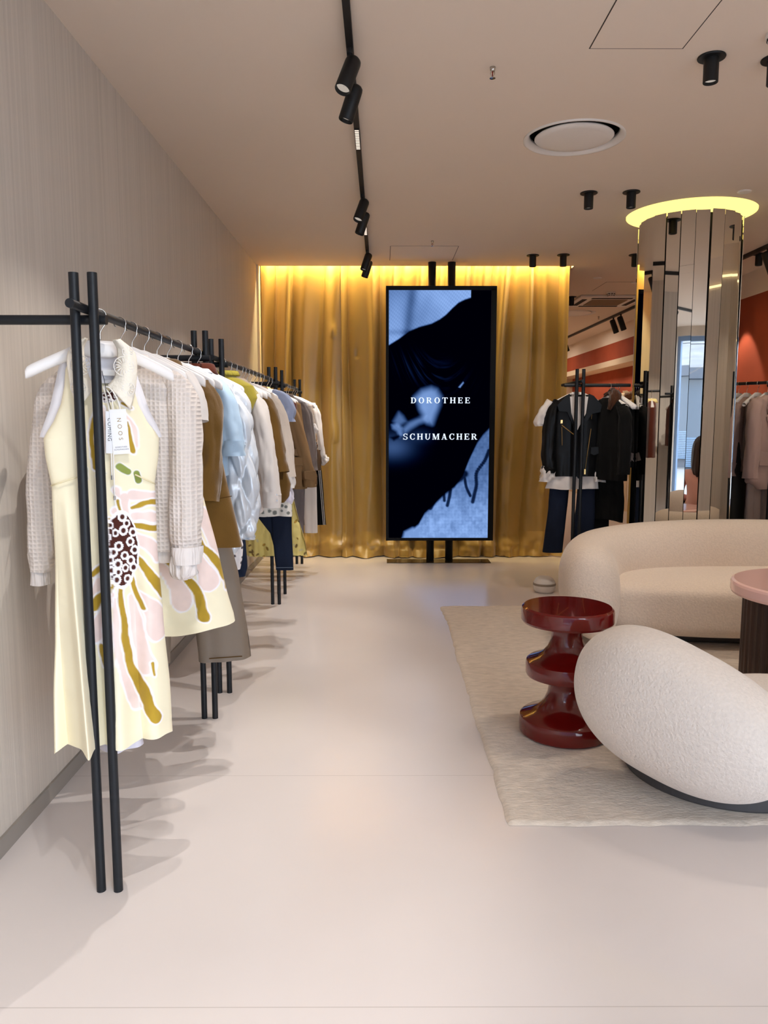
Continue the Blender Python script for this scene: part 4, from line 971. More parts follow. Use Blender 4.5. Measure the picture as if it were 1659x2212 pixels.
sleeve('sleeve', [(-0.16, -0.005, 1.54, 0.03, 0.045), (-0.215, -0.01, 1.46, 0.046, 0.05), (-0.245, -0.02, 1.25, 0.046, 0.05), (-0.262, -0.02, 1.03, 0.044, 0.048), (-0.27, -0.02, 0.93, 0.032, 0.04)], F_CREAMKNIT, g, 24, 0.004)
cuff('cuff', (-0.272, -0.02), 0.029, 0.034, 0.885, 0.935, F_RIB, g, 5)
cuff('cuff', (0.196, -0.062), 0.046, 0.047, 0.955, 1.01, F_RIB, g, 6, 0.003, 1.0)
sleeve('cuff_turnback', [(0.190, -0.062, 0.975, 0.038, 0.040), (0.188, -0.064, 0.945, 0.040, 0.042), (0.188, -0.066, 0.918, 0.036, 0.036), (0.19, -0.066, 0.903, 0.012, 0.012)], F_RIB, g, 8, 0.008, n=24)

# 3 white tee over the printed dress with gold and pink petals
g = garment('cotton_tee', 'white short-sleeved cotton tee over the shorter flower-print dress, third on the near rack', 'tee', 2.567, math.radians(8), hang='the white cotton tee')
cloth('tee_body', [(1.595, -0.08, 0.08, 0.03), (1.57, -0.14, 0.14, 0.042), (1.535, -0.19, 0.19, 0.046), (1.42, -0.195, 0.185, 0.05), (1.36, -0.19, 0.165, 0.05)], F_WHITE, g, 31, (0.002, 0.006))
sleeve('sleeve', [(0.16, -0.01, 1.55, 0.03, 0.045), (0.19, -0.02, 1.48, 0.042, 0.05), (0.197, -0.03, 1.40, 0.044, 0.055)], F_WHITE, g, 32, 0.003)
sleeve('sleeve', [(-0.16, -0.01, 1.55, 0.03, 0.045), (-0.195, -0.02, 1.48, 0.042, 0.05), (-0.205, -0.03, 1.40, 0.046, 0.055)], F_WHITE, g, 33, 0.003)
g = garment('printed_dress', 'short A-line yellow dress printed with pink petals and gold stripes, below the white tee', 'dress', 2.60, math.radians(8))
hanger(RX, 2.70, RZL, math.radians(7), 'the short flower-print dress')
prof = [(1.40, -0.15, 0.150, 0.035), (1.33, -0.165, 0.172, 0.038), (1.1, -0.195, 0.215, 0.045), (0.9, -0.235, 0.258, 0.052), (0.70, -0.275, 0.296, 0.060), (0.67, -0.278, 0.298, 0.060)]
o, v, (x, y, z, aa) = cloth('dress_body', prof, F_PRINT, g, 41, (0.003, 0.012), 7, 0.62, nz=320, na=340, hem=0.008, ret=True, zwarp=lambda x, y: 0.045*np.clip(x*3.4, -0.3, 1) - 0.012, disp=lambda x, y, z, a, q: (x, y + 0.022*q*np.sin(x*19 + 0.6), z))
set_color(o, flower_print(x, z, S_GOLD, S_PINK, front=np.sin(aa) < 0.3).reshape(-1, 3))

# 4 olive suede coat
g = garment('suede_coat', 'long olive brown suede coat hanging on the near rack', 'coat', 2.85, math.radians(6), hang='the olive brown suede coat')
cloth('coat_body', [(1.60, -0.07, 0.07, 0.035), (1.565, -0.13, 0.125, 0.046), (1.53, -0.18, 0.178, 0.05), (1.4, -0.205, 0.20, 0.055), (1.2, -0.225, 0.238, 0.058), (1.0, -0.25, 0.275, 0.06), (0.93, -0.255, 0.288, 0.06)], F_SUEDE, g, 51, (0.003, 0.011), 9)
sleeve('sleeve', [(0.15, -0.01, 1.535, 0.035, 0.05), (0.185, -0.03, 1.45, 0.046, 0.055), (0.188, -0.07, 1.28, 0.046, 0.055), (0.175, -0.09, 1.115, 0.044, 0.052)], F_SUEDE, g, 52, 0.004)
sleeve('sleeve', [(-0.15, -0.01, 1.535, 0.035, 0.05), (-0.20, -0.03, 1.45, 0.046, 0.055), (-0.235, -0.06, 1.28, 0.046, 0.055), (-0.24, -0.07, 1.10, 0.044, 0.052)], F_SUEDE, g, 53, 0.004)
collar('collar', 1.585, 0.07, 0.042, 0.04, 0.035, F_SUEDE, g, 0.3, 0.06)
patch('pocket', rectp(0.09, 0.17, 1.16, 1.30), -0.068, F_SUEDE2, g)
MB().tube(smooth_path([(0.12, -0.060, 1.56), (0.10, -0.066, 1.40), (0.115, -0.068, 1.2), (0.12, -0.07, 0.94)], 30), 0.0018, 6).build('front_seam', F_SUEDE2, g)
MB().tube([(0.16, -0.060, 1.115), (0.22, -0.050, 1.12), (0.258, -0.028, 1.125)], 0.0016, 6).build('hip_seam', F_SUEDE2, g)
# 5 taupe wide trousers
g = garment('wide_trousers', 'taupe wide-leg cotton trousers under the suede coat', 'trousers', 3.0, math.radians(14))
hanger(RX, 2.985, RZL, math.radians(6), 'the taupe wide-leg trousers')
trousers('t', [[(1.0, 0.02, 0.20, 0.05), (0.8, 0.055, 0.245, 0.05), (0.47, 0.078, 0.288, 0.05), (0.445, 0.078, 0.290, 0.05)], [(1.0, -0.16, 0.0, 0.05), (0.8, -0.19, -0.02, 0.05), (0.47, -0.235, -0.03, 0.05), (0.445, -0.235, -0.03, 0.05)]], F_TAUPE, g, [(1.34, -0.12, 0.14, 0.03), (1.2, -0.15, 0.17, 0.04), (0.99, -0.165, 0.205, 0.05)], 61, 0.008)
patch('hem_band', rectp(0.12, 0.25, 0.462, 0.466), -0.058, F_SUEDE2, g, 0.002)
# 6 pale blue shirt
g = garment('blue_shirt', 'pale blue cotton shirt with wide turned-up short sleeves', 'shirt', 3.14, math.radians(6), hang='the pale blue cotton shirt')
cloth('shirt_body', [(1.60, -0.07, 0.07, 0.035), (1.57, -0.12, 0.115, 0.045), (1.535, -0.18, 0.165, 0.05), (1.4, -0.20, 0.185, 0.052), (1.18, -0.20, 0.19, 0.05)], F_BLUE, g, 71, (0.003, 0.009), 12)
sleeve('sleeve', [(0.14, -0.01, 1.55, 0.035, 0.05), (0.18, -0.03, 1.48, 0.050, 0.056), (0.20, -0.05, 1.38, 0.052, 0.06), (0.208, -0.06, 1.30, 0.050, 0.062)], F_BLUE, g, 72, 0.004)
cuff('turned_cuff', (0.210, -0.06), 0.050, 0.064, 1.265, 1.325, F_BLUE, g, 9, 0.003, 1.08)
sleeve('sleeve', [(-0.14, -0.01, 1.55, 0.035, 0.05), (-0.20, -0.03, 1.48, 0.050, 0.056), (-0.235, -0.05, 1.30, 0.052, 0.062)], F_BLUE, g, 73, 0.004)
collar('collar', 1.585, 0.07, 0.04, 0.035, 0.03, F_BLUE, g, 0.35)
# 7 quilted puffer
g = garment('puffer_jacket', 'silver blue quilted puffer jacket behind the pale blue shirt', 'jacket', 3.31, math.radians(5), hang='the silver blue puffer jacket')
def quilt(u, v): return np.clip(np.abs(np.sin(u + v)*np.sin(u - v)), 0, 1)**0.5
cloth('quilted_body', [(1.585, -0.08, 0.08, 0.04), (1.56, -0.13, 0.13, 0.05), (1.52, -0.19, 0.18, 0.06), (1.3, -0.21, 0.20, 0.068), (1.0, -0.22, 0.215, 0.07), (0.86, -0.20, 0.20, 0.055), (0.83, -0.17, 0.175, 0.045)], F_PUFF, g, 81, (0.003, 0.006), 12, nz=150, na=160, disp=lambda x, y, z, a, q: (x, y + np.sign(np.sin(a))*0.028*quilt(x*26, z*19), z))
sleeve('quilted_sleeve', [(0.14, -0.01, 1.535, 0.045, 0.05), (0.19, -0.03, 1.44, 0.060, 0.062), (0.212, -0.05, 1.25, 0.062, 0.064), (0.222, -0.06, 1.05, 0.066, 0.068), (0.212, -0.06, 0.93, 0.054, 0.056), (0.208, -0.06, 0.905, 0.034, 0.036)], F_PUFF, g, 82, 0.005, n=110, na=72, disp=lambda A, s: 0.024*quilt(A*2.0, s*19) - 0.009 + 0.002*np.sin(A*17 + s*60))
sleeve('quilted_sleeve', [(-0.14, -0.01, 1.535, 0.045, 0.05), (-0.205, -0.03, 1.44, 0.056, 0.06), (-0.25, -0.05, 1.15, 0.06, 0.062), (-0.26, -0.06, 0.93, 0.046, 0.05)], F_PUFF, g, 83, 0.004, n=60, na=48, disp=lambda A, s: 0.018*quilt(A*2.0, s*19) - 0.007)
collar('quilted_collar', 1.575, 0.075, 0.045, 0.045, 0.02, F_PUFF, g, 0.3, 0.02)
# 8 dotted shirt tail and jeans under the puffer
def dots(x, z, base, dot, cell=0.03, r=0.006, sd=1):
    gx, gz = np.floor(x/cell), np.floor(z/cell); jx = _h(gx + 13*gz, sd); jz = _h(gx*7 + gz, sd + 3); d = np.hypot(x - (gx + 0.25 + 0.5*jx)*cell, z - (gz + 0.25 + 0.5*jz)*cell)
    s = 0.6 + 0.8*_h(gx + 5*gz, sd + 5); C = np.ones(x.shape + (3,))*np.array(lin(base)); return put(C, soft(d - r*s, 0.001), np.array(lin(dot)))
g = garment('dotted_shirt', 'white shirt tail with small dark flowers, below the puffer jacket', 'shirt', 3.40, math.radians(6))
o, v, (x, y, z, aa) = cloth('shirt_body', [(1.5, -0.16, 0.15, 0.03), (1.0, -0.16, 0.165, 0.032), (0.85, -0.13, 0.195, 0.032), (0.79, 0.05, 0.19, 0.03), (0.74, 0.14, 0.18, 0.02)], F_PRINT, g, 85, (0.002, 0.006), nz=200, na=160, ret=True)
set_color(o, dots(x, z, (238, 230, 228), (60, 52, 56), 0.034, 0.007, 3).reshape(-1, 3))
g = garment('dark_jeans', 'dark jeans below the puffer jacket on the near rack', 'jeans', 3.44, math.radians(6))
trousers('j', [[(1.0, 0.06, 0.19, 0.03), (0.74, 0.10, 0.205, 0.03), (0.70, 0.115, 0.195, 0.03)], [(1.0, -0.13, 0.02, 0.03), (0.70, -0.10, 0.03, 0.03)]], F_JEANS, g, [(1.3, -0.12, 0.13, 0.02), (0.99, -0.14, 0.195, 0.03)], 86, 0.003)
# 9 rust jacket at the end of the near rack
g = garment('rust_jacket', 'rust brown suede jacket with raised collar, last on the near rack', 'jacket', 3.465, math.radians(4), hang='the rust brown suede jacket')
cloth('jacket_body', [(1.655, -0.06, 0.02, 0.035), (1.63, -0.085, 0.05, 0.04), (1.57, -0.13, 0.085, 0.042), (1.53, -0.18, 0.165, 0.045), (1.1, -0.19, 0.18, 0.045)], F_RUST, g, 91, (0.002, 0.006))
collar('collar', 1.60, 0.065, 0.042, 0.055, 0.02, F_RUST, g, 0.3, 0.05)

# ================================================================== LEFT RACKS, MIDDLE RACK
g = garment('white_shirt', 'crisp white shirt with deep buttoned cuff, first on the middle rack', 'shirt', 4.0, math.radians(5), hang='the crisp white shirt')
cloth('shirt_body', [(1.60, -0.07, 0.07, 0.035), (1.57, -0.12, 0.12, 0.045), (1.525, -0.185, 0.18, 0.05), (1.3, -0.205, 0.20, 0.055), (1.0, -0.21, 0.205, 0.055), (0.93, -0.20, 0.20, 0.05), (0.87, -0.12, 0.10, 0.045)], F_WHITE2, g, 101, (0.004, 0.012), 12, nz=90)
sleeve('sleeve', [(0.15, -0.01, 1.53, 0.035, 0.05), (0.19, -0.03, 1.44, 0.048, 0.055), (0.225, -0.06, 1.22, 0.048, 0.054), (0.246, -0.075, 1.02, 0.046, 0.052)], F_WHITE2, g, 102, 0.005)
cuff('cuff', (0.246, -0.076), 0.046, 0.052, 0.962, 1.045, F_WHITE2, g, 4, 0.002, 1.02)
buttons(g, [(0.272, 1.03), (0.274, 1.0)], -0.118, M_CHROME, 0.004)
sleeve('sleeve', [(-0.15, -0.01, 1.53, 0.035, 0.05), (-0.20, -0.03, 1.44, 0.048, 0.055), (-0.26, -0.07, 1.0, 0.046, 0.052)], F_WHITE2, g, 103, 0.005)
collar('collar', 1.585, 0.07, 0.042, 0.04, 0.035, F_WHITE2, g, 0.35)
cd = MB()
for ph in (0, PI): cd.tube([(0.148 + 0.003*math.cos(q*14 + ph), -0.062 + 0.003*math.sin(q*14 + ph), 1.50 - q*0.17) for q in np.linspace(0, 1, 80)], 0.0018, 6)
cd.build('twisted_cord', mat('striped_cord', (150, 140, 130), 0.7), g)
g = garment('lime_sweater', 'lime green knit sweater draped over the shoulders of the white shirt', 'sweater', 3.985, math.radians(5))
cloth('draped_knit', [(1.635, -0.085, 0.05, 0.055), (1.615, -0.11, 0.10, 0.066), (1.585, -0.14, 0.155, 0.075), (1.54, -0.15, 0.185, 0.080), (1.50, -0.14, 0.180, 0.080)], F_LIME, g, 105, (0.003, 0.006), 14, nz=40)
cloth('hanging_end', [(1.58, 0.04, 0.165, 0.022, -0.07), (1.52, 0.06, 0.185, 0.022, -0.075), (1.45, 0.085, 0.15, 0.018, -0.074), (1.42, 0.10, 0.125, 0.014, -0.07)], F_LIME, g, 106, (0.002, 0.006), 14, nz=30)
collar('rib_neck', 1.60, 0.075, 0.06, 0.055, 0.012, mat('lime_rib', (180, 166, 72), 0.95, spec=0.1, bump=((150, 150, 6), 1.0, 0)), g, 0.15, 0.025)
g = garment('suede_overshirt', 'olive brown suede overshirt with patch pocket behind the white shirt', 'overshirt', 4.32, math.radians(5), hang='the olive brown suede overshirt')
cloth('overshirt_body', [(1.60, -0.07, 0.07, 0.035), (1.565, -0.13, 0.125, 0.046), (1.53, -0.18, 0.19, 0.05), (1.35, -0.21, 0.23, 0.055), (1.12, -0.24, 0.285, 0.056), (1.05, -0.25, 0.31, 0.055), (0.98, -0.24, 0.30, 0.05), (0.945, -0.2, 0.27, 0.04)], F_SUEDE, g, 111, (0.003, 0.010), 9)
sleeve('sleeve', [(0.15, -0.01, 1.53, 0.035, 0.05), (0.20, -0.03, 1.44, 0.045, 0.055), (0.235, -0.07, 1.25, 0.044, 0.054), (0.255, -0.09, 1.12, 0.044, 0.052)], F_SUEDE, g, 112, 0.004)
patch('pocket', [(0.19, 1.20), (0.25, 1.20), (0.268, 1.14), (0.262, 1.08), (0.20, 1.08)], -0.066, F_SUEDE2, g)
collar('collar', 1.585, 0.07, 0.042, 0.04, 0.035, F_SUEDE, g, 0.3, 0.06)
g = garment('flowered_shirt', 'white shirt hem with grey flowers above the dark blue jeans', 'shirt', 4.425, math.radians(3))
o, v, (x, y, z, aa) = cloth('shirt_body', [(1.5, -0.17, 0.17, 0.03), (1.1, -0.17, 0.22, 0.032), (0.92, -0.16, 0.296, 0.034), (0.855, -0.15, 0.296, 0.034)], F_PRINT, g, 115, (0.002, 0.006), nz=220, na=200, ret=True)
set_color(o, dots(x, z, (232, 226, 216), (120, 122, 116), 0.036, 0.010, 7).reshape(-1, 3))
g = garment('indigo_jeans', 'slim dark indigo jeans with frayed hem hanging in front of the yellow floral dress', 'jeans', 4.445, math.radians(3))
trousers('j', [[(0.95, 0.165, 0.293, 0.028), (0.75, 0.178, 0.292, 0.028), (0.55, 0.196, 0.296, 0.026), (0.535, 0.196, 0.297, 0.028)], [(0.95, 0.02, 0.16, 0.028), (0.75, 0.165, 0.20, 0.02, 0.02), (0.60, 0.2, 0.28, 0.016, 0.03)]], F_JEANS, g, [(1.3, -0.05, 0.18, 0.02), (0.94, 0.02, 0.29, 0.028)], 116, 0.003)
MB().tube([(0.197, -0.03, 0.553), (0.297, -0.03, 0.553)], 0.002, 6).build('hem_stitch', mat('faded_denim', (84, 96, 112), 0.9), g)
g = garment('cream_cardigan', 'cream wool cardigan with gathered cuff behind the olive overshirt', 'cardigan', 4.50, math.radians(4), hang='the cream wool cardigan')
cloth('knit_body', [(1.60, -0.07, 0.07, 0.035), (1.57, -0.12, 0.13, 0.045), (1.54, -0.185, 0.195, 0.05), (1.3, -0.21, 0.225, 0.052), (1.08, -0.21, 0.25, 0.05)], F_CREAM, g, 121, (0.003, 0.007))
sleeve('sleeve', [(0.16, -0.01, 1.545, 0.035, 0.05), (0.21, -0.03, 1.46, 0.046, 0.052), (0.25, -0.06, 1.28, 0.047, 0.052), (0.268, -0.07, 1.08, 0.044, 0.05)], F_CREAM, g, 122, 0.003)
cuff('gathered_cuff', (0.270, -0.072), 0.040, 0.046, 1.02, 1.085, F_WHITE, g, 4, 0.005, 1.04)
buttons(g, [(0.19, 1.49), (0.195, 1.465), (0.21, 1.37)], -0.066, M_BRASS, 0.005)
sleeve('ruffle_end', [(0.265, -0.07, 1.03, 0.026, 0.03), (0.268, -0.07, 0.97, 0.03, 0.034), (0.27, -0.07, 0.925, 0.022, 0.03)], mat('lilac_cotton', (226, 220, 234), 0.8), g, 123, 0.007)
g = garment('taupe_blouse', 'taupe crepe blouse with gathered neck ruffles on the middle rack', 'blouse', 4.17, math.radians(4), hang='the taupe crepe blouse')
cloth('blouse_body', [(1.615, -0.06, 0.07, 0.04), (1.59, -0.10, 0.12, 0.046), (1.55, -0.17, 0.175, 0.048), (1.3, -0.19, 0.18, 0.045), (1.05, -0.19, 0.19, 0.045)], F_TAUPEBL, g, 125, (0.006, 0.008), 30)
collar('ruffled_collar', 1.60, 0.072, 0.05, 0.03, 0.05, F_TAUPEBL, g, 0.2, 0.045)
g = garment('denim_top', 'light blue chambray top with gathered puff sleeve on the middle rack', 'top', 4.72, math.radians(3), hang='the light blue chambray top')
cloth('top_body', [(1.60, -0.08, 0.09, 0.03), (1.57, -0.14, 0.15, 0.042), (1.54, -0.19, 0.21, 0.046), (1.4, -0.2, 0.20, 0.048), (1.1, -0.2, 0.19, 0.045)], F_DENIM, g, 131, (0.003, 0.006))
sleeve('puff_sleeve', [(0.16, -0.01, 1.56, 0.04, 0.045), (0.22, -0.03, 1.53, 0.05, 0.055), (0.25, -0.05, 1.47, 0.048, 0.055), (0.25, -0.055, 1.425, 0.034, 0.042), (0.25, -0.055, 1.40, 0.042, 0.05)], F_DENIM, g, 132, 0.007)
g = garment('grey_sweater', 'fine grey knit top with ruffled neckline beside the chambray top', 'top', 4.60, math.radians(3), hang='the fine grey knit top')
cloth('top_body', [(1.605, -0.07, 0.08, 0.03), (1.575, -0.13, 0.14, 0.042), (1.54, -0.19, 0.19, 0.044), (1.2, -0.2, 0.2, 0.045)], mat('pale_grey_knit', (190, 178, 168), 0.9), g, 134, (0.004, 0.007))
g = garment('cargo_jacket', 'tan cotton field jacket with flap pockets and wide tabbed cuff', 'jacket', 5.0, math.radians(3), hang='the tan cotton field jacket')
cloth('jacket_body', [(1.60, -0.07, 0.07, 0.035), (1.57, -0.13, 0.14, 0.046), (1.535, -0.19, 0.215, 0.052), (1.4, -0.2, 0.25, 0.055), (1.22, -0.2, 0.285, 0.054), (1.05, -0.2, 0.325, 0.056), (0.965, -0.2, 0.336, 0.056)], F_TAN, g, 141, (0.003, 0.010))
sleeve('sleeve', [(0.17, -0.01, 1.535, 0.035, 0.05), (0.235, -0.02, 1.44, 0.048, 0.055), (0.30, -0.03, 1.22, 0.046, 0.052), (0.345, -0.04, 1.05, 0.042, 0.05), (0.350, -0.04, 0.985, 0.040, 0.05)], F_TAN, g, 142, 0.004)
cuff('cuff', (0.352, -0.042), 0.044, 0.054, 0.98, 1.06, F_TAN, g, 5, 0.003, 0.95)
patch('cuff_tab', [(0.315, 1.085), (0.39, 1.09), (0.40, 1.05), (0.375, 1.025), (0.318, 1.035)], -0.098, F_TAN, g, 0.005)
F_TAN2 = mat('tan_twill_dark', (128, 98, 64), 0.8)
patch('waist_band', rectp(0.06, 0.285, 1.185, 1.222), -0.064, F_TAN2, g, 0.004)
for z_ in (1.185, 1.222): MB().tube([(0.05, -0.069, z_), (0.286, -0.067, z_)], 0.003, 6).build('band_piping', F_TAN, g)
pf = patch('pocket', rectp(0.14, 0.30, 0.985, 1.16), -0.064, F_TAN, g, 0.008); patch('pocket_flap', rectp(0.13, 0.305, 1.12, 1.175), -0.073, F_TAN, pf, 0.005)
patch('pocket', rectp(0.10, 0.225, 1.30, 1.42), -0.064, F_TAN2, g, 0.007)
patch('pocket', rectp(-0.17, -0.03, 0.985, 1.16), -0.058, F_TAN, g, 0.008)
collar('collar', 1.585, 0.07, 0.042, 0.04, 0.035, F_TAN, g, 0.3, 0.06)
# yellow floral dress whose skirt shows below
def leaves(x, z, base, cols, sd):
    C = np.ones(x.shape + (3,))*np.array(lin(base)); r = np.random.default_rng(sd); best = np.full(x.shape, 9.0)
    for _ in range(190):
        cx, cz = r.uniform(-0.3, 0.35), r.uniform(0.42, 1.6); a = r.uniform(0, PI); L_ = r.uniform(0.008, 0.016)
        mk = (np.abs(x - cx) < 0.03) & (np.abs(z - cz) < 0.03)
        if not mk.any(): continue
        dx, dz = x[mk] - cx, z[mk] - cz; u, w = dx*math.cos(a) + dz*math.sin(a), -dx*math.sin(a) + dz*math.cos(a)
        d = np.hypot(u/L_, w/(L_*0.55)) - 1; m_ = np.clip(0.5 - d*4, 0, 1)[:, None]; col = np.array(lin(cols[r.integers(len(cols))])); C[mk] = C[mk]*(1 - m_) + col*m_
    return C
g = garment('yellow_floral_dress', 'pale yellow dress with brown leaf print, its skirt showing below the tan jacket', 'dress', 5.30, math.radians(2), hang='the pale yellow leaf-print dress')
o, v, (x, y, z, aa) = cloth('dress_body', [(1.635, -0.05, 0.05, 0.045), (1.60, -0.10, 0.09, 0.04), (1.55, -0.18, 0.18, 0.045), (1.3, -0.16, 0.16, 0.045), (1.1, -0.11, 0.16, 0.045), (0.8, -0.12, 0.215, 0.06), (0.475, -0.135, 0.296, 0.07)], F_PRINT, g, 151, (0.003, 0.022), 22, nz=300, na=300, hem=0.012, ret=True)
set_color(o, leaves(x, z, (226, 208, 130), [(150, 116, 50), (128, 104, 62), (176, 140, 60), (206, 196, 150)], 4).reshape(-1, 3))
g = garment('brown_top', 'brown top with pale collar near the end of the middle rack', 'top', 5.55, 0, hang='the brown top')
cloth('top_body', [(1.61, -0.07, 0.08, 0.035), (1.57, -0.13, 0.15, 0.046), (1.53, -0.19, 0.21, 0.05), (1.3, -0.2, 0.22, 0.05), (1.0, -0.2, 0.22, 0.05)], F_RUST, g, 155, (0.003, 0.007))
collar('collar', 1.59, 0.07, 0.042, 0.035, 0.03, mat('pale_yellow_cotton', (226, 206, 140), 0.8), g, 0.3)
g = garment('tan_blouson', 'tan blouson last on the middle rack', 'jacket', 5.70, 0, hang='the tan blouson')
cloth('blouson_body', [(1.60, -0.07, 0.08, 0.035), (1.57, -0.13, 0.15, 0.046), (1.53, -0.19, 0.22, 0.05), (1.3, -0.2, 0.25, 0.05), (1.05, -0.2, 0.27, 0.05)], F_TAN, g, 157, (0.003, 0.008))
for yy_, nm in ((4.86, 'a cream blouse in the middle of the rack'), (5.15, 'a plain cream top beside the tan jacket')):
    g = garment('cream_blouse', 'plain cream blouse ' + ('between the chambray top and the tan jacket' if yy_ < 5 else 'between the tan jacket and the yellow dress'), 'blouse', yy_, 0, hang=nm)
    cloth('blouse_body', [(1.60, -0.07, 0.07, 0.03), (1.57, -0.12, 0.12, 0.04), (1.54, -0.18, 0.18, 0.042), (1.2, -0.19, 0.18, 0.04), (1.0, -0.19, 0.18, 0.04)], F_CREAM, g, int(yy_*100), (0.003, 0.007))

# ================================================================== LEFT RACKS, FAR RACK
g = garment('grey_blazer', 'grey wool blazer with pushed-up sleeve, first on the far rack', 'blazer', 6.45, 0, hang='the grey wool blazer')
cloth('blazer_body', [(1.60, -0.07, 0.07, 0.035), (1.57, -0.13, 0.135, 0.046), (1.545, -0.19, 0.19, 0.052), (1.3, -0.2, 0.21, 0.055), (1.05, -0.2, 0.22, 0.055), (0.98, -0.2, 0.21, 0.05)], F_GREYW, g, 161, (0.003, 0.007))
sleeve('sleeve', [(0.15, -0.01, 1.545, 0.035, 0.05), (0.19, -0.03, 1.45, 0.046, 0.055), (0.222, -0.05, 1.25, 0.048, 0.054), (0.232, -0.06, 1.08, 0.042, 0.05), (0.236, -0.06, 1.0, 0.042, 0.05)], F_GREYW, g, 162, 0.006)
collar('lapel_collar', 1.585, 0.07, 0.042, 0.04, 0.035, F_GREYW, g, 0.5, 0.06, point=0.08)
g = garment('grey_trousers', 'grey wool trousers below the blazer on the far rack', 'trousers', 6.55, 0)
trousers('t', [[(1.0, 0.03, 0.17, 0.03), (0.45, 0.06, 0.145, 0.03)], [(1.0, -0.12, 0.02, 0.03), (0.45, -0.08, 0.04, 0.03)]], F_GREYT, g, [(1.3, -0.1, 0.12, 0.02), (0.99, -0.12, 0.17, 0.03)], 163)
def leopard(x, z):
    n = fbm(x*38, z*38, 3); n2 = fbm(x*60 + 7, z*60, 8); C = np.ones(x.shape + (3,))*np.array(lin((206, 186, 160))); C = put(C, (n2 > 0.25)*1.0, np.array(lin((150, 112, 76)))); return put(C, (np.abs(n - 0.2) < 0.22)*1.0, np.array(lin((46, 34, 28))))
g = garment('leopard_blouse', 'brown leopard-print blouse on the far rack', 'blouse', 6.80, 0, hang='the leopard-print blouse')
o, v, (x, y, z, aa) = cloth('blouse_body', [(1.60, -0.07, 0.08, 0.035), (1.57, -0.13, 0.14, 0.046), (1.54, -0.19, 0.21, 0.05), (1.3, -0.2, 0.25, 0.05), (1.1, -0.2, 0.265, 0.05)], F_PRINT, g, 165, (0.003, 0.010), nz=160, na=180, ret=True); set_color(o, leopard(x, z).reshape(-1, 3))
sleeve('cuff', [(0.24, -0.03, 1.15, 0.034, 0.04), (0.25, -0.03, 1.05, 0.032, 0.04), (0.25, -0.03, 0.975, 0.032, 0.036)], mat('dark_brown_satin', (96, 72, 48), 0.5), g, 166, 0.004)
g = garment('ivory_blouse', 'ivory blouse with frilled front edge between blazer and leopard print', 'blouse', 6.66, 0, hang='the ivory frilled blouse')
cloth('blouse_body', [(1.60, -0.07, 0.08, 0.03), (1.57, -0.13, 0.14, 0.04), (1.54, -0.19, 0.215, 0.042), (1.35, -0.2, 0.245, 0.042), (1.05, -0.2, 0.25, 0.04)], F_CREAM, g, 168, (0.003, 0.008))
sleeve('frill', [(0.22, -0.03, 1.38, 0.02, 0.02), (0.235, -0.04, 1.34, 0.034, 0.035), (0.24, -0.04, 1.30, 0.022, 0.03)], F_WHITE, g, 169, 0.008)
g = garment('white_trousers', 'white straight trousers on the far rack', 'trousers', 6.92, 0)
trousers('t', [[(0.95, 0.10, 0.225, 0.03), (0.42, 0.115, 0.235, 0.032), (0.40, 0.115, 0.235, 0.032)], [(0.95, -0.05, 0.09, 0.03), (0.42, -0.06, 0.10, 0.03)]], F_WHITE2, g, [(1.3, -0.08, 0.13, 0.02), (0.94, -0.06, 0.225, 0.03)], 171)
g = garment('striped_track_trousers', 'black track trousers with white side stripes at the far end of the far rack', 'trousers', 7.05, 0)
trousers('t', [[(0.98, 0.15, 0.265, 0.03), (0.455, 0.185, 0.303, 0.03)], [(0.98, 0.0, 0.14, 0.03), (0.455, 0.02, 0.17, 0.03)]], F_BLACKJ, g, [(1.3, -0.06, 0.16, 0.02), (0.97, -0.02, 0.265, 0.03)], 175)
for dx in (0.010, 0.024): MB().tube([(0.265 - dx, -0.031, 0.97), (0.303 - dx, -0.031, 0.457)], 0.0028, 6).build('side_stripe', F_WHITE, g)
g = garment('tied_shirt', 'white shirt with knotted cuff, last on the far rack', 'shirt', 7.25, 0, hang='the white shirt with knotted cuff')
cloth('shirt_body', [(1.60, -0.07, 0.07, 0.035), (1.58, -0.12, 0.13, 0.045), (1.56, -0.18, 0.19, 0.05), (1.3, -0.2, 0.215, 0.05), (1.05, -0.2, 0.21, 0.05)], F_WHITE2, g, 181, (0.003, 0.009))
sleeve('sleeve', [(0.16, -0.01, 1.56, 0.035, 0.05), (0.20, -0.03, 1.46, 0.044, 0.05), (0.24, -0.05, 1.22, 0.04, 0.046), (0.258, -0.06, 1.07, 0.034, 0.04)], F_WHITE2, g, 182, 0.004)
sleeve('knotted_cuff', [(0.256, -0.06, 1.08, 0.034, 0.036), (0.268, -0.06, 1.05, 0.028, 0.034), (0.285, -0.06, 1.03, 0.036, 0.04), (0.30, -0.06, 1.015, 0.02, 0.03)], F_WHITE2, g, 183, 0.010)
for yy_, lab in ((7.10, 'plain ivory top near the far end of the far rack'), (7.40, 'plain ivory top at the very end of the far rack')):
    g = garment('ivory_tee', lab, 'top', yy_, 0, hang='a plain ivory top ' + ('near the end of the far rack' if yy_ < 7.2 else 'at the far end of the far rack'))
    cloth('top_body', [(1.60, -0.07, 0.07, 0.03), (1.575, -0.12, 0.12, 0.04), (1.55, -0.18, 0.18, 0.042), (1.1, -0.19, 0.18, 0.04)], F_CREAM, g, int(yy_*100), (0.003, 0.007))

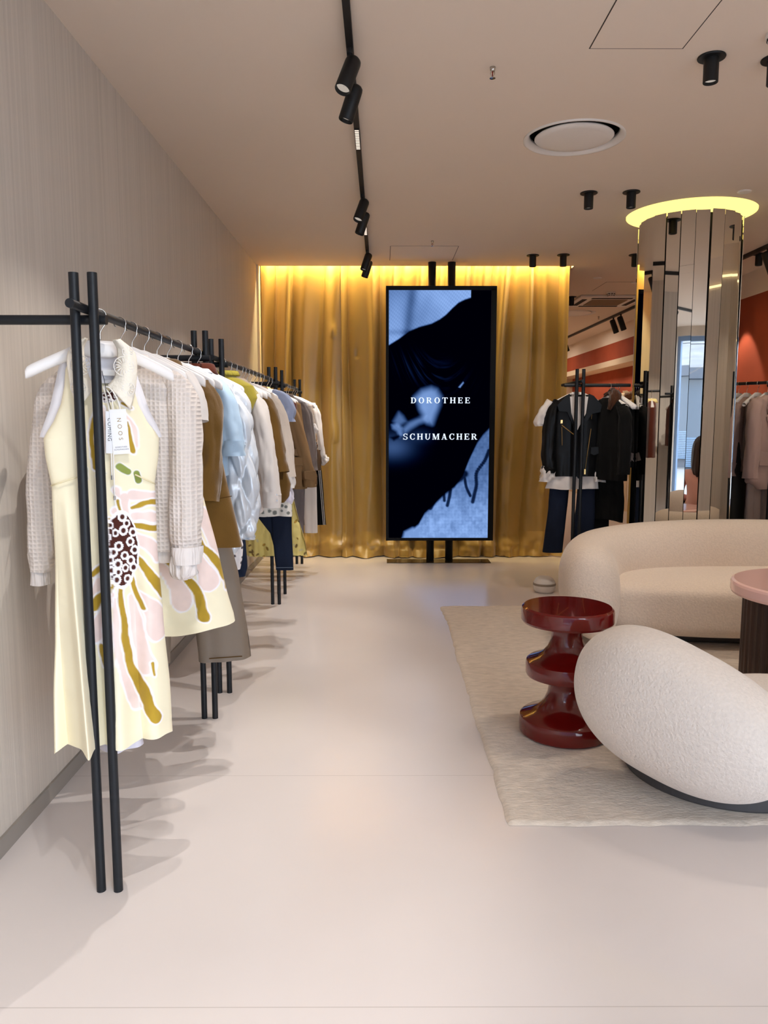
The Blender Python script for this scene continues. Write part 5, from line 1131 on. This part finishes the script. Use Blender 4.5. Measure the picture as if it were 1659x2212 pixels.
# ================================================================== RACK BESIDE THE CURTAIN
JX, JY = 1.545, 6.14
RG = 'clothes on the rack by the curtain'
g = garment('white_blouse', 'white blouse with ruffled sleeves worn under the black leather jacket', 'blouse', JY, 0, JX, group=RG)
cloth('blouse_body', [(1.60, -0.06, 0.06, 0.03), (1.56, -0.12, 0.12, 0.036), (1.3, -0.16, 0.16, 0.03), (1.0, -0.17, 0.17, 0.036), (0.95, -0.21, 0.18, 0.046), (0.868, -0.235, 0.183, 0.054)], F_WHITE, g, 201, (0.003, 0.012), 14)
MB().prism([(-0.085, 1.595), (0.075, 1.595), (0.055, 1.47), (-0.01, 1.335), (-0.06, 1.46)], -0.074, -0.06).build('front_placket', F_WHITE, g)
collar('collar', 1.575, 0.062, 0.060, 0.035, 0.024, F_WHITE, g, 0.5, point=0.04)
for s_, x_ in ((-1, -0.225), (1, 0.205)):
    sleeve('ruffled_cuff', [(x_, -0.02, 1.05, 0.03, 0.03), (x_ - 0.005, -0.03, 1.0, 0.045, 0.04), (x_ - 0.01, -0.03, 0.96, 0.055, 0.045), (x_ - 0.012, -0.03, 0.925, 0.040, 0.04)], F_WHITE, g, 203 + s_, 0.014, n=30)
sleeve('cap_sleeve', [(-0.20, 0.02, 1.56, 0.03, 0.04), (-0.255, 0.03, 1.47, 0.045, 0.045), (-0.285, 0.03, 1.39, 0.036, 0.04), (-0.285, 0.03, 1.365, 0.03, 0.034)], F_WHITE, g, 205, 0.008)
g = garment('leather_jacket', 'black leather biker jacket with gold zips, shown from the front between curtain and column', 'jacket', JY, 0, JX, group=RG, hang='the black leather biker jacket')
cloth('jacket_body', [(1.61, -0.085, 0.085, 0.046), (1.585, -0.13, 0.13, 0.052), (1.55, -0.185, 0.185, 0.056), (1.4, -0.195, 0.195, 0.060), (1.1, -0.185, 0.185, 0.062), (0.968, -0.18, 0.182, 0.062)], F_LEATHER, g, 211, (0.003, 0.006), 14)
for s_ in (-1, 1):
    sleeve('sleeve', [(s_*0.15, 0, 1.56, 0.035, 0.05), (s_*0.20, -0.005, 1.46, 0.050, 0.056), (s_*0.218, -0.015, 1.25, 0.052, 0.058), (s_*0.216, -0.02, 1.06, 0.052, 0.058), (s_*0.214, -0.02, 1.02, 0.054, 0.06)], F_LEATHER, g, 213 + s_, 0.005)
    cuff('turned_cuff', (s_*0.214, -0.02), 0.054, 0.06, 0.995, 1.045, F_LEATHER, g, 214 + s_, 0.004, 0.98)
    patch('lapel', [(s_*0.080, 1.618), (s_*0.11, 1.60), (s_*0.175, 1.53), (s_*0.16, 1.48), (s_*0.095, 1.475), (s_*0.015, 1.30), (s_*0.062, 1.46)] if s_ < 0 else [(0.070, 1.618), (0.052, 1.46), (0.0, 1.30), (0.10, 1.46), (0.165, 1.475), (0.175, 1.53), (0.11, 1.60)], -0.070, F_LEATHER, g, 0.010)
zz_ = MB(); zz_.tube([(-0.134, -0.070, 1.375), (-0.03, -0.072, 1.295)], 0.0035, 6).tube([(-0.132, -0.069, 1.36), (-0.126, -0.069, 1.215)], 0.003, 6).tube([(0.098, -0.069, 1.345), (0.075, -0.070, 1.15), (0.060, -0.069, 1.0)], 0.0035, 6).tube([(0.100, -0.071, 1.46), (0.098, -0.071, 1.42)], 0.002, 6)
zz_.build('zips', M_BRASS, g)
b = MB(); b.box((-0.146, -0.076, 1.385), (-0.126, -0.066, 1.415)); b.box((0.050, -0.078, 0.985), (0.066, -0.068, 1.03)); b.build('zip_pulls', M_BRASS, g, bevel=0.003)
patch('pocket_flap', [(0.10, 1.20), (0.165, 1.205), (0.165, 1.15), (0.13, 1.135), (0.10, 1.15)], -0.063, F_LEATHER, g, 0.006)
g = garment('flared_jeans', 'dark blue flared jeans below the leather jacket', 'jeans', JY + 0.01, 0, JX, group=RG)
trousers('j', [[(0.93, -0.195, -0.04, 0.035), (0.7, -0.205, -0.055, 0.035), (0.36, -0.245, -0.082, 0.04), (0.35, -0.245, -0.083, 0.04)], [(0.93, 0.028, 0.165, 0.035), (0.7, 0.015, 0.17, 0.035), (0.36, -0.02, 0.17, 0.04), (0.35, -0.02, 0.17, 0.04)]], F_JEANS, g, [(1.3, -0.15, 0.14, 0.03), (0.92, -0.195, 0.165, 0.035)], 221)
RA = math.radians(-66)
g = garment('fur_collar_coat', 'black coat with brown fur collar right of the leather jacket', 'coat', 6.06, RA, 1.775, group=RG, hang='the black fur-collared coat', zr=1.682)
cloth('coat_body', [(1.585, -0.07, 0.07, 0.035), (1.555, -0.13, 0.13, 0.046), (1.51, -0.185, 0.19, 0.05), (1.2, -0.2, 0.21, 0.055), (0.95, -0.2, 0.22, 0.05)], F_BLACKJ, g, 231, (0.003, 0.007))
sleeve('sleeve', [(0.16, -0.01, 1.52, 0.035, 0.05), (0.21, -0.02, 1.4, 0.046, 0.05), (0.235, -0.04, 1.0, 0.042, 0.048)], F_BLACKJ, g, 232)
sleeve('fur_collar', [(-0.05, 0.02, 1.60, 0.02, 0.03), (0.0, 0.03, 1.625, 0.032, 0.036), (0.05, 0.01, 1.60, 0.034, 0.04), (0.08, -0.03, 1.55, 0.03, 0.036), (0.07, -0.05, 1.49, 0.016, 0.02)], F_FUR, g, 233, 0.008, n=40)
g = garment('black_skirt', 'long black skirt below the fur-collared coat', 'skirt', 6.10, math.radians(-60), 1.80, group=RG)
cloth('skirt_body', [(1.2, -0.12, 0.12, 0.04), (0.95, -0.15, 0.14, 0.045), (0.62, -0.17, 0.15, 0.055)], F_BLACKJ, g, 235, (0.003, 0.012), 16, hem=0.015)
g = garment('black_trousers', 'black straight trousers between the jeans and the black skirt', 'trousers', 6.20, math.radians(-50), 1.735, group=RG)
trousers('t', [[(0.95, 0.02, 0.13, 0.035), (0.45, 0.01, 0.12, 0.035)], [(0.95, -0.11, 0.01, 0.035), (0.45, -0.12, 0.0, 0.035)]], F_BLACKJ, g, [(1.3, -0.1, 0.11, 0.02), (0.94, -0.11, 0.13, 0.03)], 237)
for xx_, lab, mm in ((1.825, 'black jacket hanging beside the fur-collared coat', F_BLACKJ), (1.845, 'black top with grey cuff next to the mirrored column', F_BLACKJ)):
    g = garment('black_jacket', lab, 'jacket', 6.07, RA, xx_, group=RG, hang='the ' + lab.replace('hanging ', ''), zr=1.682)
    cloth('jacket_body', [(1.57, -0.08, 0.08, 0.03), (1.545, -0.13, 0.13, 0.04), (1.50, -0.185, 0.18, 0.042), (1.2, -0.19, 0.19, 0.045), (0.93 if xx_ < 1.8 else 1.05, -0.19, 0.2, 0.045)], mm, g, int(xx_*100), (0.003, 0.008))
    sleeve('cuff', [(0.17, -0.03, 1.16, 0.035, 0.04), (0.18, -0.04, 1.10, 0.04, 0.044)], F_GREYW, g, 3, 0.004, n=10)

# ================================================================== RACK RIGHT OF THE COLUMN
RGM = 'mauve clothes right of the column'; R37 = math.radians(36.9)
def mauve(s, name, label, cat, what, dz=0.0):
    x_, y_ = rr(s); return garment(name, label, cat, y_, R37, x_, group=RGM, hang=what)
g = mauve(0.22, 'black_camisole', 'black camisole on the hanger closest to the mirrored column', 'top', 'a black camisole by the mirrored column')
cloth('top_body', [(1.52, -0.15, 0.15, 0.03), (1.4, -0.17, 0.17, 0.035), (1.0, -0.18, 0.18, 0.035)], F_BLACKJ, g, 240)
g = mauve(0.33, 'mauve_shirt', 'grey mauve shirt, farthest of the mauve clothes right of the column', 'shirt', 'the grey mauve shirt')
cloth('shirt_body', [(1.60, -0.07, 0.07, 0.03), (1.57, -0.12, 0.12, 0.04), (1.525, -0.19, 0.18, 0.042), (1.2, -0.21, 0.19, 0.045), (0.95, -0.22, 0.19, 0.045)], F_MAUVE2, g, 241, (0.003, 0.012), 14)
sleeve('sleeve', [(-0.16, -0.01, 1.54, 0.03, 0.04), (-0.205, -0.02, 1.43, 0.042, 0.046), (-0.235, -0.03, 0.99, 0.04, 0.045)], F_MAUVE2, g, 242)
g = mauve(0.40, 'pleated_blouse', 'dusty rose blouse with pleated cuff between mauve shirt and blazer', 'blouse', 'the dusty rose blouse')
cloth('blouse_body', [(1.60, -0.07, 0.07, 0.03), (1.57, -0.12, 0.12, 0.04), (1.535, -0.185, 0.18, 0.042), (1.2, -0.2, 0.19, 0.045), (0.95, -0.22, 0.19, 0.045)], F_MAUVE3, g, 243, (0.003, 0.012), 14)
sleeve('sleeve', [(-0.16, -0.01, 1.54, 0.03, 0.04), (-0.215, -0.02, 1.43, 0.042, 0.046), (-0.265, -0.03, 1.06, 0.046, 0.05)], F_MAUVE3, g, 244)
sleeve('pleated_cuff', [(-0.265, -0.03, 1.075, 0.042, 0.046), (-0.268, -0.03, 1.03, 0.042, 0.046), (-0.272, -0.03, 0.97, 0.052, 0.054)], F_MAUVE3, g, 245, 0.006, na=72, disp=lambda A, s: 0.003*np.sin(A*22))
g = mauve(0.49, 'mauve_hanger_top', 'pale mauve top on a bare-ended hanger just behind the blazer', 'top', 'the pale mauve top behind the blazer')
cloth('top_body', [(1.60, -0.07, 0.07, 0.03), (1.57, -0.12, 0.12, 0.035), (1.54, -0.15, 0.16, 0.035), (1.1, -0.17, 0.18, 0.035)], F_MAUVE2, g, 246)
g = mauve(0.57, 'mauve_blazer', 'light mauve blazer at the right edge of the photo', 'blazer', 'the light mauve blazer')
cloth('blazer_body', [(1.61, -0.07, 0.07, 0.035), (1.585, -0.15, 0.15, 0.046), (1.565, -0.21, 0.2, 0.052), (1.3, -0.215, 0.21, 0.058), (1.0, -0.23, 0.22, 0.06), (0.93, -0.235, 0.22, 0.06), (0.87, -0.14, 0.12, 0.055)], F_MAUVE, g, 247, (0.003, 0.008), 9)
for s_ in (-1, 1): sleeve('sleeve', [(s_*0.18, -0.01, 1.565, 0.04, 0.05), (s_*0.235, -0.02, 1.47, 0.052, 0.056), (s_*0.27, -0.04, 1.25, 0.052, 0.056), (s_*0.30, -0.05, 0.96, 0.050, 0.054)], F_MAUVE, g, 248 + s_, 0.004)
patch('pocket_flap', rectp(-0.20, -0.06, 1.05, 1.16, 0.01), -0.064, F_MAUVE, g, 0.006)
patch('lapel', [(-0.08, 1.59), (-0.12, 1.50), (-0.10, 1.46), (-0.125, 1.44), (-0.01, 1.18), (-0.03, 1.42)], -0.062, F_MAUVE, g, 0.008)
patch('lapel', [(0.08, 1.59), (0.03, 1.42), (0.01, 1.18), (0.125, 1.44), (0.10, 1.46), (0.12, 1.50)], -0.062, F_MAUVE, g, 0.008)
for s, rows, lab, mm, sd in ((0.30, (-0.20, 0.0), 'dark blue trousers below the grey mauve shirt', F_JEANS, 251), (0.42, (-0.20, 0.02), 'dark grey trousers below the dusty rose blouse', mat('charcoal_wool', (52, 48, 44), 0.85), 254), (0.56, (-0.21, -0.01), 'mauve trousers below the light mauve blazer', F_MAUVE2, 257)):
    x_, y_ = rr(s); g = garment('trousers', lab, 'trousers', y_, R37, x_, group=RGM)
    trousers('t', [[(1.0, rows[0], rows[1] - 0.01, 0.035), (0.35, rows[0] - 0.02, rows[1], 0.035)], [(1.0, rows[1] + 0.01, 0.2, 0.035), (0.35, rows[1] + 0.02, 0.22, 0.035)]], mm, g, [(1.35, -0.14, 0.14, 0.02), (0.99, rows[0], 0.2, 0.035)], sd, 0.006)
# ================================================================== FAR NICHE
sh = MB().box((XR + 0.01, 8.4, 1.70), (XN, YB - 0.2, 1.735)).build('niche_shelf', M_WHITEWALL); tag(sh, 'long cream shelf inside the terracotta niche', 'shelf')
cb = empty('low_cabinet', (XR, 8.4, 0)); tag(cb, 'long low cream cabinet along the terracotta wall', 'cabinet')
MB().box((0.03, 0.0, 0.0), (XN - XR, 8.3, 0.74)).build('body', M_WHITEWALL, cb)
for k in range(7): MB().box((0.018, 0.02 + k*1.18, 0.03), (0.0295, 0.02 + k*1.18 + 1.165, 0.73)).build('door', M_WHITEWALL, cb, bevel=0.002)
F_CAP = mat('cream_cap_cotton', (226, 204, 168), 0.85)
cp = empty('cap', (3.93, 12.55, 1.735)); tag(cp, 'cream cap on the niche shelf above the black clothes', 'cap')
MB().lathe([(0.001, 0.135), (0.05, 0.128), (0.085, 0.10), (0.10, 0.055), (0.102, 0.0), (0.098, 0.0), (0.001, 0.002)], 32).build('crown', F_CAP, cp, smooth=True)
mesh('brim', [(math.cos(a)*r, math.sin(a)*r*0.8 - 0.03*0 - (0.0), 0.012 - 0.25*(r - 0.1)**2*40*0.05 + dz) for dz in (0, 0.004) for r in (0.095, 0.13, 0.165) for a in np.linspace(PI*1.05, PI*1.95, 16)], grid_faces(3, 16) + [tuple(i + 48 for i in q) for q in grid_faces(3, 16)], F_CAP, cp, smooth=True)
bg = empty('print_scarf', (3.93, 12.12, 1.735)); tag(bg, 'brown and cream printed scarf in a loose heap on the niche shelf', 'scarf')
superellipsoid('cloth_heap', (0, 0, 0.07), (0.13, 0.19, 0.07), 0.9, 0.9, mat('brown_scarf', (104, 66, 36), 0.7, vary=((18, 18, 18), 0.9)), bg, lambda P: P*(1 + 0.12*fbm(P[:, :1]*20 + P[:, 1:2]*14, P[:, 2:]*25, 3)), 30, 44)
for k in range(3): MB().tube(smooth_path([(-0.10, -0.12 + 0.08*k, 0.10), (-0.13, -0.05 + 0.09*k, 0.14), (-0.08, 0.05 + 0.05*k, 0.13)], 14), 0.009, 8).build('fold', F_CAP, bg, smooth=True)
yb = MB().box((-0.09, -0.09, 0), (0.09, 0.09, 0.10), at=(3.92, 11.62, 1.735)).build('storage_box', mat('bright_yellow_card', (250, 214, 40), 0.5), bevel=0.006); tag(yb, 'bright yellow box on the niche shelf beside the column', 'box')
dt = MB()
dt.lathe([(0.001, 0), (0.038, 0), (0.042, 0.01), (0.042, 0.11), (0.03, 0.13), (0.014, 0.14), (0.014, 0.17), (0.001, 0.17)], 24, at=(3.92, 13.05, 1.735)); d_ = dt.build('bottle', mat('dark_glass_bottle', (60, 34, 26), 0.1), smooth=True); tag(d_, 'small dark bottle on the niche shelf left of the cream cap', 'bottle')

# ================================================================== STREET seen in the mirror strips
st_ = MB().box((-9, -15, -0.12), (12, YF - 0.11, -0.02)).build('pavement', mat('grey_paving', (120, 122, 126), 0.8, vary=((2, 2, 2), 0.1))); struct(st_)
fc = empty('shop_building', (0, -10.5, 0)); tag(fc, 'grey stone building across the street, seen mirrored in the column strips', 'building')
M_STONE = mat('grey_stone_blocks', (122, 126, 134), 0.85, vary=((1.5, 1.5, 9), 0.25))
b = MB()
for r_ in range(6):
    for c_ in range(8): b.box((-6 + c_*1.3 + 0.01, -0.3, 2.9 + r_*0.62 + 0.01), (-6 + c_*1.3 + 1.29, 0, 2.9 + r_*0.62 + 0.61))
b.build('stone_blocks', M_STONE, fc)
b = MB(); b.box((-6, -0.5, 2.62), (4.4, 0.05, 2.9)); b.box((-6, -0.5, 0), (4.4, -0.3, 6.6)); b.build('wall', mat('dark_facade', (58, 66, 80), 0.7), fc)
b = MB(); b.box((-6, -0.32, 0.25), (4.4, -0.25, 2.62)); b.build('shop_window', mat('shop_glass_dark', (44, 62, 82), 0.1), fc)
M_SIGN = emission('white_sign', (255, 255, 255), 1.0)
def sign_text(txt, size, loc, parent): return text_mesh(txt, size, M_SIGN, parent, 'sign_lettering', Matrix.Translation(loc) @ Matrix.Rotation(PI, 4, 'Z') @ Matrix.Rotation(PI/2, 4, 'X'), 1.0, 0.01)
for k in range(5):
    sign_text("SI'", 0.42, (-4.2 + k*1.9, 0.07, 2.25), fc); sign_text('N KIO', 0.28, (-4.2 + k*1.9, 0.07, 1.9), fc)
b = MB()
for k in range(16): b.box((-6, -0.24, 0.28 + k*0.05), (4.4, -0.2, 0.305 + k*0.05))
b.build('louvres', mat('blue_louvres', (92, 122, 156), 0.5), fc)

# ================================================================== SEATED PERSON seen only in the mirror strips
def skin_body(name, verts, edges, radii, m, parent, sub=2, root=0):
    me = bpy.data.meshes.new(name); me.from_pydata(verts, edges, []); o = link(name, me, m, parent)
    md = o.modifiers.new('skin', 'SKIN'); md.use_smooth_shade = True
    sv = me.skin_vertices[0].data
    for i, r in enumerate(radii): sv[i].radius = r if hasattr(r, '__len__') else (r, r)
    sv[root].use_root = True
    o.modifiers.new('sub', 'SUBSURF').levels = sub; o.modifiers['sub'].render_levels = sub
    return o
PX, PY = 2.64, 3.0
pf_ = empty('pouf', (PX, PY, RZ)); tag(pf_, 'round cream pouf the person in pink sits on', 'pouf')
superellipsoid('pouf_body', (0, 0, 0.20), (0.30, 0.30, 0.195), 0.45, 1.0, M_BOUCLE, pf_, None, 32, 48)
pe = empty('person', (PX, PY, 0), 0.25); tag(pe, 'seated person with long dark hair and pink sweater, seen in the mirror', 'person')
SKIN = mat('skin', (214, 168, 144), 0.6)
V, Ed, Rd = [], [], []
def chain(pts, start=None):
    prev = start
    for x, y, z, r in pts:
        V.append((x, y, z)); Rd.append(r); i = len(V) - 1
        if prev is not None: Ed.append((prev, i))
        prev = i
    return prev
chain([(0, 0, 0.50, 0.13), (0, 0.0, 0.62, 0.115), (0, -0.01, 0.76, 0.125), (0, -0.02, 0.87, 0.11), (0, -0.03, 0.95, 0.052), (0, -0.045, 1.01, 0.05), (0, -0.055, 1.09, 0.082), (0, -0.05, 1.16, 0.078)])
for s_ in (-1, 1):
    chain([(s_*0.15, -0.02, 0.86, 0.052), (s_*0.20, 0.0, 0.74, 0.044), (s_*0.21, -0.03, 0.62, 0.038), (s_*0.15, -0.20, 0.60, 0.03), (s_*0.09, -0.30, 0.60, 0.024)], 3)
    w_ = len(V) - 1
    chain([(s_*0.075, -0.335, 0.598, 0.022), (s_*0.065, -0.365, 0.594, 0.019)], w_); p_ = len(V) - 1
    for k in range(4):
        fx = s_*(0.045 + 0.013*k); L_ = (0.030, 0.036, 0.038, 0.028)[k]
        chain([(fx, -0.385, 0.590, 0.0085), (fx - s_*0.004, -0.385 - L_*0.6, 0.582, 0.008), (fx - s_*0.006, -0.385 - L_, 0.568, 0.007)], p_)
    chain([(s_*0.05, -0.345, 0.600, 0.010), (s_*0.035, -0.368, 0.594, 0.009)], w_)
    chain([(s_*0.10, -0.08, 0.485, 0.085), (s_*0.12, -0.26, 0.49, 0.07), (s_*0.12, -0.43, 0.48, 0.058), (s_*0.12, -0.44, 0.28, 0.048), (s_*0.12, -0.43, 0.09, 0.038), (s_*0.12, -0.48, 0.045, 0.034), (s_*0.125, -0.58, 0.038, 0.026)], 0)
skin_body('body', V, Ed, Rd, SKIN, pe)
def cover(name, pts_list, m):
    global V, Ed, Rd
    V, Ed, Rd = [], [], []
    for pts, st in pts_list: chain(pts, st)
    return skin_body(name, V, Ed, Rd, m, pe)
cover('pink_sweater', [([(0, 0, 0.50, 0.15), (0, 0, 0.62, 0.14), (0, -0.01, 0.76, 0.145), (0, -0.02, 0.88, 0.125), (0, -0.03, 0.935, 0.07)], None)] + [([(s_*0.16, -0.02, 0.86, 0.07), (s_*0.21, 0.0, 0.74, 0.062), (s_*0.22, -0.03, 0.62, 0.055), (s_*0.155, -0.19, 0.60, 0.045)], 3) for s_ in (-1, 1)], mat('pink_sweatshirt', (232, 178, 168), 0.9, sheen=0.2, bump=((20, 20, 20), 0.3)))
cover('trousers', [([(0, 0, 0.47, 0.14), (0, -0.02, 0.53, 0.13)], None)] + [([(s_*0.10, -0.08, 0.487, 0.098), (s_*0.12, -0.26, 0.49, 0.082), (s_*0.12, -0.43, 0.48, 0.070), (s_*0.12, -0.44, 0.28, 0.062), (s_*0.12, -0.43, 0.11, 0.055)], 0) for s_ in (-1, 1)], F_JEANS)
for s_ in (-1, 1): superellipsoid('shoe', (s_*0.123, -0.52, 0.045), (0.046, 0.125, 0.044), 0.7, 0.8, M_WHITEPLAST, pe, None, 20, 28)
def hair_fn(P):
    P = P.copy(); P[:, 1] += np.where(P[:, 2] < 0, 0.05*np.clip(-P[:, 2]/0.2, 0, 1), 0); return P*(1 + 0.03*np.sin(np.arctan2(P[:, 1:2], P[:, :1])*14))
superellipsoid('hair', (0, 0.012, 1.055), (0.098, 0.100, 0.21), 0.8, 1.0, mat('dark_brown_hair', (44, 28, 22), 0.5, bump=((60, 60, 6), 0.6)), pe, hair_fn, 36, 60)
for s_ in (-1, 1):
    superellipsoid('eye', (s_*0.03, -0.128, 1.105), (0.012, 0.008, 0.007), 1, 1, M_CARD, pe, None, 10, 14)
superellipsoid('nose', (0, -0.138, 1.08), (0.012, 0.018, 0.022), 1, 1, SKIN, pe, None, 10, 14); superellipsoid('mouth', (0, -0.130, 1.045), (0.024, 0.008, 0.007), 1, 1, mat('lip', (170, 90, 84), 0.5), pe, None, 10, 14)
bgp = empty('tan_bag', (2.98, 3.30, 0.0)); tag(bgp, 'soft tan leather bag on the floor beside the pouf', 'bag')
superellipsoid('bag_body', (0, 0, 0.17 + RZ), (0.17, 0.10, 0.165), 0.6, 0.7, mat('tan_leather', (196, 142, 78), 0.45, bump=((14, 14, 14), 0.5)), bgp, None, 28, 40)
MB().tube(smooth_path([(-0.10, 0, 0.33), (-0.08, 0, 0.42), (0, 0, 0.46), (0.08, 0, 0.42), (0.10, 0, 0.33)], 20), 0.009, 8).build('handle', MATS['tan_leather'], bgp, smooth=True)
